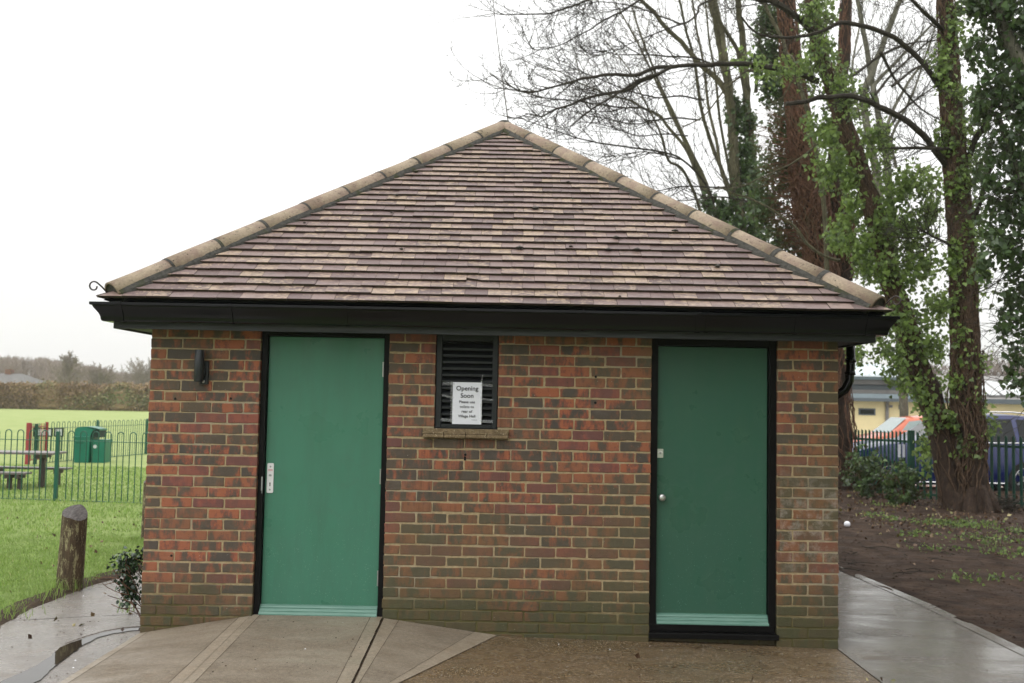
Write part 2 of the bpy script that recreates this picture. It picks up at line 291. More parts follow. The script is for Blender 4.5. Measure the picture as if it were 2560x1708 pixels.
# ------------------------------------------------------------------ mesh helpers
class MB:
    def __init__(s): s.v = []; s.f = []; s.m = []; s.rnd = []; s.uv = []; s.n = 0
    def add(s, vs, fs, mi=0, rnd=None, uv=None):
        b = s.n; s.v.extend([tuple(map(float, p)) for p in vs]); s.n += len(vs)
        for f in fs: s.f.append(tuple(b+i for i in f)); s.m.append(mi)
        s.rnd.extend([rnd if rnd is not None else (.5, .5, .5)]*len(vs))
        if uv is None: s.uv.extend([(.5, .5)]*len(vs))
        else: s.uv.extend(uv)
    def box(s, x0, x1, y0, y1, z0, z1, mi=0, rnd=None):
        vs = [(x, y, z) for z in (z0, z1) for y in (y0, y1) for x in (x0, x1)]
        s.add(vs, [(0, 2, 3, 1), (4, 5, 7, 6), (0, 1, 5, 4), (2, 6, 7, 3), (0, 4, 6, 2), (1, 3, 7, 5)], mi, rnd)
    def bbox(s, x0, x1, y0, y1, z0, z1, b=.004, mi=0, rnd=None):      # box with chamfered edges
        V = []; F = []
        X = (x0, x0+b, x1-b, x1); Y = (y0, y0+b, y1-b, y1); Z = (z0, z0+b, z1-b, z1)
        idx = {}
        for i in range(4):
            for j in range(4):
                for l in range(4):
                    e = (i in (0, 3)) + (j in (0, 3)) + (l in (0, 3))
                    if e == 1: idx[i, j, l] = len(V); V.append((X[i], Y[j], Z[l]))
        q = lambda *a: F.append(tuple(idx[t] for t in a))
        for o in (0, 3):
            q((o, 1, 1), (o, 2, 1), (o, 2, 2), (o, 1, 2)); q((1, o, 1), (2, o, 1), (2, o, 2), (1, o, 2)); q((1, 1, o), (2, 1, o), (2, 2, o), (1, 2, o))
        n = lambda o: 1 if o == 0 else 2
        for o in (0, 3):
            for p in (0, 3):
                q((o, n(p), 1), (o, n(p), 2), (n(o), p, 2), (n(o), p, 1)); q((o, 1, n(p)), (o, 2, n(p)), (n(o), 2, p), (n(o), 1, p)); q((1, o, n(p)), (2, o, n(p)), (2, n(o), p), (1, n(o), p))
                for r in (0, 3): q((o, n(p), n(r)), (n(o), p, n(r)), (n(o), n(p), r))
        s.add(V, F, mi, rnd)
    def tube(s, pts, rad, sides=6, cap=True, mi=0, rnd=None):
        pts = np.asarray(pts, float); n = len(pts)
        if np.isscalar(rad): rad = [rad]*n
        t = np.gradient(pts, axis=0); t /= (np.linalg.norm(t, axis=1)[:, None]+1e-9)
        ref = np.array([0, 0, 1.0]) if abs(t[0][2]) < .9 else np.array([1.0, 0, 0])
        V = []; a = np.linspace(0, 2*math.pi, sides, endpoint=False)
        for i in range(n):
            u = np.cross(t[i], ref); u /= (np.linalg.norm(u)+1e-9); v = np.cross(t[i], u); ref = np.cross(u, t[i])
            V.extend((pts[i] + rad[i]*(np.cos(x)*u+np.sin(x)*v)) for x in a)
        Fc = [(i*sides+j, i*sides+(j+1) % sides, (i+1)*sides+(j+1) % sides, (i+1)*sides+j) for i in range(n-1) for j in range(sides)]
        if cap: Fc += [tuple(range(sides))[::-1], tuple(range((n-1)*sides, n*sides))]
        s.add(V, Fc, mi, rnd)
    def prism(s, poly, axis, a0, a1, mi=0):                 # polygon in the other two axes, extruded along axis
        n = len(poly)
        def P(p, t):
            l = list(p); l.insert(axis, t); return tuple(l)
        s.add([P(p, a0) for p in poly]+[P(p, a1) for p in poly], [tuple(range(n)), tuple(range(n, 2*n))[::-1]]+[(i, (i+1) % n, n+(i+1) % n, n+i) for i in range(n)], mi)
    def lathe(s, prof, c=(0, 0, 0), axis=2, sides=24, mi=0):
        V = []; n = len(prof)
        for i in range(sides):
            a = 2*math.pi*i/sides
            for r, h in prof:
                p = [r*math.cos(a), r*math.sin(a)]; p.insert(axis, h); V.append((c[0]+p[0], c[1]+p[1], c[2]+p[2]))
        s.add(V, [(i*n+j, ((i+1) % sides)*n+j, ((i+1) % sides)*n+j+1, i*n+j+1) for i in range(sides) for j in range(n-1)], mi)
    def build(s, name, mats, parent=None, smooth=False, data_attr=True, origin=None):
        me = bpy.data.meshes.new(name)
        V = np.array(s.v); off = np.zeros(3)
        if origin is not None: off = np.array(origin); V = V-off
        me.from_pydata(V.tolist(), [], s.f)
        if isinstance(mats, str): mats = [mats]
        for m in mats: me.materials.append(MAT[m])
        if len(mats) > 1: me.polygons.foreach_set('material_index', s.m)
        if data_attr:
            at_ = me.attributes.new('rnd', 'FLOAT_COLOR', 'POINT'); at_.data.foreach_set('color', np.c_[np.array(s.rnd), np.ones(len(s.rnd))].astype(np.float32).ravel())
            uvl = me.uv_layers.new(name='UVMap'); li = np.zeros(len(me.loops), dtype=np.int32); me.loops.foreach_get('vertex_index', li)
            uvl.data.foreach_set('uv', np.array(s.uv)[li].astype(np.float32).ravel())
        if smooth: me.polygons.foreach_set('use_smooth', [True]*len(me.polygons))
        o = bpy.data.objects.new(name, me); COL.objects.link(o)
        if origin is not None: o.location = off
        if parent is not None:
            o.parent = parent
            pw = np.array(parent.location) + (np.array(parent.parent.location) if parent.parent else 0)
            if parent.rotation_euler.z == 0: o.location = (off - pw) if origin is not None else -pw
        me.update(); return o
def recalc(o):
    import bmesh
    b = bmesh.new(); b.from_mesh(o.data); bmesh.ops.recalc_face_normals(b, faces=b.faces); b.to_mesh(o.data); b.free(); return o
def empty(name, loc, label, cat, group=None):
    o = bpy.data.objects.new(name, None); COL.objects.link(o); o.location = loc; o.empty_display_size = .2
    return tag(o, label, cat, group)
def tag(o, label, cat, group=None, kind=None):
    if label: o['label'] = label
    if cat: o['category'] = cat
    if group: o['group'] = group
    if kind: o['kind'] = kind
    return o
def struct(o): o['kind'] = 'structure'; return o

def lumpy(o, amp, freq, seed=0):        # push the vertices about with smooth noise
    for v in o.data.vertices:
        p = v.co*freq; d = mnoise.noise_vector(p+Vector((seed, seed, seed))); v.co += d*amp

# ------------------------------------------------------------------ ground levels
def ground_z(x, y):
    z = np.interp(x, [-8, -2, 0, 1.2, 2.5, 5.0, 6.2], [-.10, -.085, -.045, -.03, -.026, -.072, -.08])
    return float(z)

# base sheet to the horizon
m = MB(); m.add([(-900, -300, -.13), (900, -300, -.13), (900, 1500, -.13), (-900, 1500, -.13)], [(0, 1, 2, 3)])
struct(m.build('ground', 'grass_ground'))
# lawn sheet, with its ragged earthen edge along the path
edge_pts = [(-2.6, -4.0), (-1.9, -1.5), (-1.45, -.35), (-1.14, .16), (-1.2, .45), (-1.235, .82), (-1.21, 1.3), (-1.2, 1.74), (-1.13, 2.1), (-1.08, 2.4), (-.95, 3.2), (-.8, 4.4), (-.75, 6.2)]
def edge_x(y):
    return float(np.interp(y, [p[1] for p in edge_pts], [p[0] for p in edge_pts])) + .035*mnoise.noise(Vector((y*5, 1, 0))) + .02*mnoise.noise(Vector((y*17, 4, 0)))
m = MB(); ys = np.concatenate([np.arange(-4, 7, .08), np.arange(7, 30, 1.0), np.arange(30, 141, 10)])
def xr(y): return edge_x(y) if y < 6.2 else (edge_x(6.2) + (y-6.2)*1.2 if y < 11 else 5.2)
rows = []
for y in ys:
    e = xr(y); xs = [e+.004, e, e-.05, e-.12, e-.25, e-.6, e-1.2, e-2.2, e-4, e-8, e-20, e-60, e-200]
    zs = [-.125, -.062+.01*mnoise.noise(Vector((y*12, 0, 3))), -.045, -.04, -.042, -.05, -.05, -.05, -.055, -.06, -.07, -.08, -.08]
    rows.append([(x, y, z+.012*mnoise.noise(Vector((x*2, y*2, 0)))) for x, z in zip(xs, zs)])
nc = 13; V = [p for r in rows for p in r]
m.add(V, [(i*nc+j, i*nc+j+1, (i+1)*nc+j+1, (i+1)*nc+j) for i in range(len(rows)-1) for j in range(nc-1)])
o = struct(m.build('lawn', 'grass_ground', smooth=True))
# earthen lip strip
m = MB()
R = []
for y in np.arange(-3.5, 6.2, .05):
    e = edge_x(y); wd = .035+.03*mnoise.noise(Vector((y*7, 9, 2)))
    R.append([(e+.03+wd*.6, y, -.079), (e+.012, y, -.056+.012*mnoise.noise(Vector((y*30, 0, 0)))), (e-.05-wd, y, -.030+.012*mnoise.noise(Vector((y*24, 5, 0))))])
m.add([p for r in R for p in r], [(i*3+j, i*3+j+1, i*3+j+4, i*3+j+3) for i in range(len(R)-1) for j in range(2)])
struct(m.build('soil_edge', 'gap_soil'))

# left path: two concrete bays separated by an open crack, and the bay beside the ramp
def crack_y(x): return .71 + (x+.27)*.32 + .02*mnoise.noise(Vector((x*6, 2, 0))) + .012*mnoise.noise(Vector((x*25, 2, 5)))
def gap_y(x): return .22 + (x+.11)*.75 + (0 if x > -.3 else (x+.3)*2.2)
m = MB()
def sheet(mb, xs, y0f, y1f, n, zf, dz=0):
    V = []; xs = list(xs)
    for x in xs:
        a, b = y0f(x), y1f(x)
        for j in range(n+1): y = a+(b-a)*j/n; V.append((x, y, zf(x, y)+dz))
    mb.add(V, [(i*(n+1)+j, (i+1)*(n+1)+j, (i+1)*(n+1)+j+1, i*(n+1)+j+1) for i in range(len(xs)-1) for j in range(n)])
zl = lambda x, y: -.078 + .012*np.clip((x+1)/1.2, 0, 1)
sheet(m, np.linspace(-3.2, .25, 40), lambda x: crack_y(x)+.006, lambda x: 7.5, 10, zl)
struct(m.build('path_far_bay', 'path_concrete'))
m = MB(); sheet(m, np.linspace(-3.2, .25, 60), lambda x: -4.5, lambda x: crack_y(x)-.006, 14, zl, 0)
struct(m.build('path_near_bay', 'path_concrete'))
m = MB(); sheet(m, np.linspace(-3.3, .2, 60), lambda x: -4.6, lambda x: 7.6, 2, zl, -.014)
struct(m.build('path_bed', 'gap_soil'))
# puddle with an irregular shore
pts = [(-.02, .225), (-.11, .21), (-.2, .15), (-.27, .06), (-.33, -.1), (-.38, -.3), (-.385, -.45), (-.35, -.62), (-.33, -.85), (-.35, -1.05), (-.4, -1.4), (-.2, -1.5), (-.16, -1.15), (-.2, -.95), (-.225, -.75), (-.25, -.5), (-.27, -.3), (-.26, -.1), (-.2, .04), (-.1, .12), (-.02, .17)]
P = []
for i in range(len(pts)):
    a = np.array(pts[i]); b = np.array(pts[(i+1) % len(pts)])
    for t in np.arange(0, 1, .2):
        q = a+(b-a)*t; q = q+.016*np.array([mnoise.noise(Vector((q[0]*14, q[1]*14, 0))), mnoise.noise(Vector((q[0]*14, q[1]*14, 7)))]); P.append((q[0], q[1], -.0635))
m = MB(); m.add(P, [tuple(range(len(P)))]); struct(m.build('puddle', 'water'))
# soil trace along the puddle's upper shore
m = MB(); up = [(.0, .245), (-.11, .235), (-.21, .175), (-.29, .075), (-.35, -.09), (-.4, -.3)]
R = []
for i in range(60):
    t = i/59*5; j = min(4, int(t)); q = np.array(up[j])+(np.array(up[j+1])-np.array(up[j]))*(t-j); h = .012+.012*abs(mnoise.noise(Vector((i*.7, 0, 0))))
    R += [(q[0]+.004, q[1]-.004, -.0625), (q[0]-.3*h, q[1]+h*1.5, -.062)]
m.add(R, [(2*i, 2*i+1, 2*i+3, 2*i+2) for i in range(59)]); struct(m.build('silt_line', 'gap_soil'))

# yard in front and the wet path on the right
def zy(x, y): return ground_z(x, y) + .004
m = MB(); sheet(m, np.linspace(.9, 4.985, 30), lambda x: -5.5, lambda x: .12, 8, zy); struct(m.build('yard', 'yard_concrete'))
m = MB(); sheet(m, np.linspace(5.0, 6.31, 10), lambda x: -5.5, lambda x: 9.5, 12, lambda x, y: ground_z(x, y)+.002); struct(m.build('path_right_bay', 'path_wet'))
m = MB(); sheet(m, np.linspace(4.9, 6.42, 4), lambda x: -5.6, lambda x: 9.6, 2, lambda x, y: ground_z(x, y)-.008); struct(m.build('path_right_bed', 'gap_soil'))
m = MB(); m.add([(6.335, -5.5, -.075), (6.43, -5.5, -.07), (6.37, 1.7, -.068), (6.27, 1.7, -.074), (6.2, 4, -.068), (6.10, 4, -.074), (6.15, 9, -.07), (6.05, 9, -.074)], [(0, 1, 2, 3), (3, 2, 4, 5), (5, 4, 6, 7)])
struct(m.build('path_right_edging', 'path_wet'))

# access ramp with side wings
def zc(y): return .088 + .068*y
ramp = MB()
yy = np.linspace(-1.9, .03, 24)
def ramp_strip(f0, f1, zf0, zf1, mi, lift=0):
    V = []
    for y in yy:
        a, b = f0(y), f1(y)
        for t in (0, .5, 1): V.append((a+(b-a)*t, y, zf0(y)*(1-t)+zf1(y)*t+lift))
    ramp.add(V, [(i*3+j, i*3+j+1, i*3+j+4, i*3+j+3) for i in range(len(yy)-1) for j in range(2)], mi)
xl0 = lambda y: .0; xL = lambda y: .80-.02*(-y); xR = lambda y: 1.74; xr1 = lambda y: 2.56+.45*y
g0 = lambda y: -.05; gR = lambda y: ground_z(2.4, 0)+.009
def lerp(fa, fb, za, zb, t): return (lambda y: fa(y)+(fb(y)-fa(y))*t), (lambda y: za(y)+(zb(y)-za(y))*t)
def strips(fa, fb, za, zb, cuts, mats):
    for (t0, t1), mi in zip(cuts, mats):
        A, ZA = lerp(fa, fb, za, zb, t0); B, ZB = lerp(fa, fb, za, zb, t1); ramp_strip(A, B, ZA, ZB, mi)
zce = lambda y: max(zc(y), -.045)
strips(xl0, xL, g0, zce, [(0, .08), (.08, .88), (.88, .985)], [1, 0, 1])
ramp_strip(lambda y: xL(y)-.012, lambda y: xL(y)+.004, lambda y: zce(y)-.003, lambda y: zce(y)-.003, 1)
strips(lambda y: xL(y)+.004, lambda y: 1.731+.006*mnoise.noise(Vector((y*8, 0, 0))), zce, zce, [(0, .055), (.055, .915), (.915, 1)], [1, 0, 1])
ramp_strip(lambda y: 1.731+.006*mnoise.noise(Vector((y*8, 0, 0))), lambda y: 1.748, lambda y: zce(y)-.012, lambda y: zce(y)-.012, 2)
strips(lambda y: 1.748, xr1, zce, gR, [(0, .13), (.13, .80), (.80, 1)], [1, 0, 1])
o = struct(ramp.build('ramp', ['ramp_concrete', 'ramp_border', 'gap_soil']))
# thin dark score lines where the borders meet the brushed bays
m = MB()
for f0, f1, z0, z1, t in [(xl0, xL, g0, zce, .08), (xl0, xL, g0, zce, .88), (lambda y: xL(y)+.004, lambda y: 1.725, zce, zce, .055), (lambda y: xL(y)+.004, lambda y: 1.725, zce, zce, .915), (lambda y: 1.748, xr1, zce, gR, .13), (lambda y: 1.748, xr1, zce, gR, .80)]:
    A, ZA = lerp(f0, f1, z0, z1, t); V = []
    for y in yy: q_ = .0022*mnoise.noise(Vector((y*9, t*9, 0))); V += [(A(y)-.0018+q_, y, ZA(y)+.001), (A(y)+.0015+q_*2, y, ZA(y)+.001)]
    m.add(V, [(2*i, 2*i+1, 2*i+3, 2*i+2) for i in range(len(yy)-1)])
struct(m.build('ramp_score_lines', 'gap_soil'))

# dirt bank on the right
def dz(x, y):
    b = -.075 + .02*np.clip((x-6.3)/2, 0, 1) + .03*np.clip((y-4)/6, 0, 1)
    return float(b + .022*mnoise.noise(Vector((x*1.3, y*1.3, 0))) + .014*mnoise.noise(Vector((x*4.2, y*4.2, 3))) + .007*mnoise.noise(Vector((x*13, y*13, 5))))
def dirt_x0(y): return float(np.interp(y, [-5, -.04, 1.78, 3.26, 9], [6.38, 6.36, 6.33, 6.14, 6.08])) + .03*mnoise.noise(Vector((y*4, 0, 0)))
m = MB(); ysd = np.concatenate([np.arange(-5, 7, .07), np.arange(7, 14.6, .15)]); nx = 110; V = []
for y in ysd:
    x0 = dirt_x0(y)
    if y > 9: x0 = 6.1-(y-9)*1.5
    for j in range(nx):
        t = j/(nx-1); x = x0+(15.5-x0)*t**1.4; V.append((x, y, -.12 if j == 0 else (dz(x, y) if j > 1 else -.07+.3*(dz(x, y)+.07))))
m.add(V, [(i*nx+j, i*nx+j+1, (i+1)*nx+j+1, (i+1)*nx+j) for i in range(len(ysd)-1) for j in range(nx-1)])
struct(m.build('dirt_ground', 'dirt', smooth=True))
m = MB(); m.add([(3, 13.2, -.118), (80, 2, -.118), (80, 60, -.118), (3, 60, -.118)], [(0, 1, 2, 3)]); struct(m.build('car_park', 'car_park'))

# ------------------------------------------------------------------ the brick building
W, CH = 5.0, .0766
BL = empty('toilet_block', (0, 0, 0), 'single storey brick toilet block with pyramid tiled roof, two green doors and black gutters', 'building')
D1 = (.80, 1.735); D2 = (3.645, 4.56); VX = (2.075, 2.532); TOP = 2.15
wall = MB()
def brick(x0, x1, z0, z1, depth=.10, y0=0.0, face='F'):
    r = rng.random(3); j = rng.normal(0, .0017, 8)
    x0 += j[0]; x1 += j[1]; z0 += j[2]; z1 += j[3]; p = -.0035+j[4]; i = .0035; c = .004
    p = -.0035+j[4]*.45; w_, h_ = x1-x0, z1-z0; nl = 6 if w_ > .15 else 4; q = .0045
    ou = [(x0+q+(w_-2*q)*t, z0) for t in np.linspace(0, 1, nl)]+[(x1, z0+q+(h_-2*q)*t) for t in (0, .5, 1)]+[(x1-q-(w_-2*q)*t, z1) for t in np.linspace(0, 1, nl)]+[(x0, z1-q-(h_-2*q)*t) for t in (0, .5, 1)]
    N_ = len(ou); jj = rng.normal(0, .0011, (N_, 2)); ou = [(a+u, b+v) for (a, b), (u, v) in zip(ou, jj)]
    cx, cz = (x0+x1)/2, (z0+z1)/2
    fr = [(a-math.copysign(i, a-cx) if abs(a-cx) > w_*.25 else a, b-math.copysign(i, b-cz) if abs(b-cz) > h_*.25 else b) for a, b in ou]
    vs = [(x, y0+p, z) for x, z in fr]+[(x, y0+p+c, z) for x, z in ou]+[(x, y0+depth, z) for x, z in ou]
    uv = [((x-x0)/w_, (z-z0)/h_) for x, z in ou]*3
    if face == 'L': vs = [(y, W-0 if False else x, z) for x, y, z in vs]           # left side wall: x->y
    if face == 'R': vs = [(W-y, x, z) for x, y, z in vs]
    if face == 'B': vs = [(x, W-y, z) for x, y, z in vs]
    wall.add(vs, [tuple(range(N_))]+[(l_*N_+k_, (l_+1)*N_+k_, (l_+1)*N_+(k_+1) % N_, l_*N_+(k_+1) % N_) for l_ in (0, 1) for k_ in range(N_)], 0, tuple(r), uv)
def course(x0, x1, k, face='F', depth=.10, y0=0.0, corner0=False, corner1=False):
    mm = max(1, round((x1-x0)/.1125)); h = (x1-x0)/mm; z0 = k*CH+.0058; z1 = (k+1)*CH-.0058
    xs = [0]; c = 0
    if k % 2: c = 1; xs.append(1)
    while c+2 <= mm: c += 2; xs.append(c)
    if xs[-1] != mm: xs.append(mm)
    for a, b in zip(xs[:-1], xs[1:]):
        dp = depth
        if corner0 and a == 0: dp = .2145 if (b-a) == 1 else .1025
        if corner1 and b == mm: dp = .2145 if (b-a) == 1 else .1025
        g0_ = 0 if a == 0 else .005; g1_ = 0 if b == mm else .005
        brick(x0+a*h+g0_, x0+b*h-g1_, z0, z1, dp, y0, face)
    return xs, mm
KT = int(round(TOP/CH))
for kk in range(-3, KT):
    z = kk*CH
    course(0, D1[0], kk, corner0=True)
    if z < 1.33: course(D1[1], D2[0], kk)
    elif z < 1.42: course(D1[1], 1.992, kk); course(2.615, D2[0], kk)
    else: course(D1[1], VX[0], kk); course(VX[1], D2[0], kk)
    course(D2[1], W, kk, corner1=True)
    if kk in (-2, -1): course(D2[0]+.003, D2[1]-.003, kk, y0=.055)
    if kk in (-2, -1, 0): course(D1[0]+.003, D1[1]-.003, kk, y0=.055)
    s0 = .2245 if kk % 2 else .1125
    lastw = max(1, round((W-D2[1])/.1125)); odd_end = (lastw % 2 == 1) ^ (kk % 2 == 1)
    s1 = .2245 if odd_end else .1125
    course(s0, W, kk, 'L'); course(s1, W, kk, 'R'); course(.105, W-.105, kk, 'B')
def mort(x0, x1, z0, z1, y0=.0005, y1=.095): wall.box(x0+.0005, x1-.0005, y0, y1, z0, z1, 1)
zb = -.25
mort(.003, D1[0]-.002, zb, TOP-.002); mort(D1[1]+.002, VX[0]-.002, zb, TOP-.002); mort(VX[1]+.002, D2[0]-.002, zb, TOP-.002); mort(D2[1]+.002, W-.003, zb, TOP-.002)
mort(VX[0]-.002, VX[1]+.002, zb, 1.375); mort(D2[0]-.002, D2[1]+.002, zb, -.006, .0565, .12); mort(D1[0]-.002, D1[1]+.002, zb, .07, .0565, .12)
wall.box(.0005, .095, .098, W-.01, zb, TOP-.002, 1); wall.box(W-.095, W-.0005, .098, W-.01, zb, TOP-.002, 1); wall.box(.1, W-.1, W-.095, W-.0005, zb, TOP-.002, 1)
wo = wall.build('wall', ['brick', 'mortar'], BL)
m = MB(); m.box(.11, W-.11, .2, W-.11, -.2, TOP-.01); m.build('interior', 'void_black', BL)
# hanging crack and drill holes on the wall face
for px, pz in [(.595, 1.636), (.193, 1.628), (.208, .502), (3.239, 1.843), (3.239, 1.654), (2.305, 1.262), (2.303, 1.235)]:
    m = MB(); n = 8; a = np.linspace(0, 2*math.pi, n, endpoint=False); rr = .008+.003*rng.random(n)
    m.add([(px+rr[i]*math.cos(a[i]), -.0062, pz+rr[i]*math.sin(a[i])*(1.6 if px == 2.303 else 1)) for i in range(n)], [tuple(range(n))])
    m.build('drill_hole', 'void_black', BL)

# --- eaves: soffit, fascia, gutter
E = .20                                 # overhang of the fascia face
FB, FT = 2.118, 2.275
fa = MB()
def ring(mb, off_o, off_i, z0, z1, mi=0):
    o_, i_ = off_o, off_i
    mb.box(-o_, W+o_, -o_, -i_, z0, z1, mi); mb.box(-o_, W+o_, W+i_, W+o_, z0, z1, mi)
    mb.box(-o_, -i_, -i_, W+i_, z0, z1, mi); mb.box(W+i_, W+o_, -i_, W+i_, z0, z1, mi)
ring(fa, E, E-.022, FB, FT); fa.build('fascia', 'fascia_black', BL)
so = MB(); ring(so, E-.0225, -.02, FB+.012, FB+.024); so.build('soffit', 'fascia_black', BL)
# ogee gutter swept round the four sides
prof = [(.004, .100), (.004, .002), (.006, -.018), (.050, -.020), (.056, -.016), (.060, -.006), (.062, .012), (.070, .034), (.084, .055), (.094, .070), (.100, .082), (.101, .087), (.112, .089), (.115, .094), (.115, .110), (.106, .112), (.105, .100), (.096, .096), (.085, .078), (.06, .04), (.055, .0), (.012, -.004), (.011, .100)]
GZ = 2.185
gp = MB()
def gut_corner(off, dz_):
    off = off*1.1
    return [(-E-off, -E-off, GZ+dz_), (W+E+off, -E-off, GZ+dz_), (W+E+off, W+E+off, GZ+dz_), (-E-off, W+E+off, GZ+dz_)]
n = len(prof); V = []
for off, h in prof: V += gut_corner(off, h)
gp.add(V, [(i*4+j, i*4+(j+1) % 4, ((i+1) % n)*4+(j+1) % 4, ((i+1) % n)*4+j) for i in range(n) for j in range(4)])
GU = gp.build('gutter', 'gutter_black', BL); recalc(GU)
for gx, gw in [(-.13, .05), (.656, .018), (1.462, .018), (2.29, .018), (3.12, .018), (3.93, .03), (3.99, .02), (4.615, .018), (5.13, .05)]:
    g = MB(); pr = [(a*1.1+.008 if a > .03 else a, b-(.005 if b < .04 else -.005)) for a, b in prof[1:16]]
    nn = len(pr); V = [(gx-gw/2, -E-a, GZ+b) for a, b in pr]+[(gx+gw/2, -E-a, GZ+b) for a, b in pr]
    g.add(V, [(i, i+1, nn+i+1, nn+i) for i in range(nn-1)]+[tuple(range(nn)), tuple(range(nn, 2*nn))[::-1]])
    recalc(g.build('gutter_joint', 'gutter_black', GU))
# outlet and downpipe on the right-hand side
dp = MB()
pth = [(5.235, .38, GZ-.02), (5.235, .38, 1.98), (5.225, .38, 1.86), (5.19, .38, 1.79), (5.13, .38, 1.75), (5.05, .38, 1.71), (5.02, .38, 1.66)]
for ddy in (0, .17):
    q = [(x-(.015 if ddy else 0), y+ddy+.05, z) for x, y, z in pth]
    if ddy: continue
    dp.tube(q, .034, 14)
    dp.tube([(5.235, .43, 2.0), (5.235, .43, 2.03)], .041, 14); dp.tube([(5.231, .43, 1.90), (5.228, .43, 1.93)], .041, 14)
dp.tube([(5.15, .62, GZ-.02), (5.15, .62, 1.99), (5.14, .62, 1.87), (5.11, .60, 1.8), (5.06, .52, 1.74), (5.045, .45, 1.70)], .030, 12)
dp.tube([(5.04, .45, 1.72), (5.04, .45, -.1)], .03, 12)
dp.build('downpipe', 'gutter_black', BL, smooth=True)

# --- roof tiles on four slopes
EY = -.28; APY = 2.65; z_e = at(1253, 762, EY)[2]-.012; z_a = at(1255, 327, APY)[2]+.02
HX = 2.78; CXR = 2.5
roof = MB()
def clip(poly, f):
    o = []
    for i in range(len(poly)):
        a, b = poly[i], poly[(i+1) % len(poly)]; fa_, fb_ = f(a), f(b)
        if fa_ >= 0: o.append(a)
        if (fa_ >= 0) != (fb_ >= 0): t = fa_/(fa_-fb_); o.append((a[0]+(b[0]-a[0])*t, a[1]+(b[1]-a[1])*t))
    return o
NR = 33
def slope(run, half, place, special=False):
    rise = z_a-z_e; L = math.hypot(run, rise); g = L/NR; cs, sn = run/L, rise/L
    nrm = np.array([0, -sn, cs])
    tw = .1655
    for r in range(NR+1):
        s0 = r*g; s1 = s0+g*1.35
        off = (tw/2 if r % 2 else 0)+rng.normal(0, .003); x = -half-tw+off
        while x < half+tw:
            jit = rng.normal(0, .0018)
            x0, x1 = x+.0012, x+tw-.0012
            poly = [(x0, s0+jit), (x1, s0+jit+rng.normal(0, .001)), (x1, s1), (x0, s1)]
            hs_ = half/L
            poly = clip(poly, lambda p: (p[0]+half)-p[1]*hs_+.0); 
            if len(poly) > 2: poly = clip(poly, lambda p: (half-p[0])-p[1]*hs_)
            if len(poly) > 2: poly = clip(poly, lambda p: L-p[1])
            if special and r == 3 and x < -.155 and x+tw > -.155+.001:
                poly = clip(poly, lambda p: (p[1]-s0) - .045+ (p[0]-x0)*.36)
            if len(poly) > 2:
                rn = tuple(rng.random(3)); n_ = len(poly); V = []
                lift = rng.normal(0, .0012)
                for th in (.017, 0):
                    for (px, ps) in poly:
                        hgt = .027+lift-(ps-s0)/g*.0175+th-.013
                        P_ = np.array([px, ps*cs, ps*sn])+nrm*hgt; V.append(place(P_))
                roof.add(V, [tuple(range(n_)), tuple(range(n_, 2*n_))[::-1]]+[(i, n_+i, n_+(i+1) % n_, (i+1) % n_) for i in range(n_)], 0, rn)
            x += tw
slope(APY-EY, HX, lambda p: (CXR+p[0], EY+p[1], z_e+p[2]), True)
slope(APY-EY, HX, lambda p: (CXR-p[0], (2*APY-EY)-p[1], z_e+p[2]))
slope(HX, APY-EY, lambda p: (CXR-HX+p[1], APY-p[0], z_e+p[2]))
slope(HX, APY-EY, lambda p: (CXR+HX-p[1], APY+p[0], z_e+p[2]))
RO = roof.build('roof', ['roof_tile'], BL)
u = MB(); b = .022; u.add([(CXR-HX+b, EY+b, z_e-.004), (CXR+HX-b, EY+b, z_e-.004), (CXR+HX-b, 2*APY-EY-b, z_e-.004), (CXR-HX+b, 2*APY-EY-b, z_e-.004), (CXR, APY, z_a-.01)], [(0, 1, 4), (1, 2, 4), (2, 3, 4), (3, 0, 4), (3, 2, 1, 0)])
u.build('underlay', 'void_black', RO)
# --- moss clumps on the slope
for i in range(26):
    px, ps = rng.uniform(-1.7, 1.7), rng.uniform(.1, 2.6)
    Lq = math.hypot(APY-EY, z_a-z_e)
    if abs(px) > HX*(1-ps/Lq)-.15: continue
    cs_, sn_ = (APY-EY)/Lq, (z_a-z_e)/Lq; c_ = np.array([CXR+px, EY+ps*cs_, z_e+ps*sn_])+np.array([0, -sn_, cs_])*.032; r = .008+.016*rng.random(); mm_ = MB()
    V = [c_+np.array([a*r*(.8+.5*rng.random())*1.5, b*r*(.8+.5*rng.random()), d_*r*.7]) for a, b, d_ in ((1, 0, 0), (.7, .7, .1), (0, 1, 0), (-.7, .7, 0), (-1, 0, .1), (-.7, -.7, 0), (0, -1, 0), (.7, -.7, .1), (0, 0, 1), (0, 0, -1))]
    mm_.add(V, [(j, (j+1) % 8, 8) for j in range(8)]+[((j+1) % 8, j, 9) for j in range(8)]); mm_.build('moss_clump', 'hip_mortar', RO)
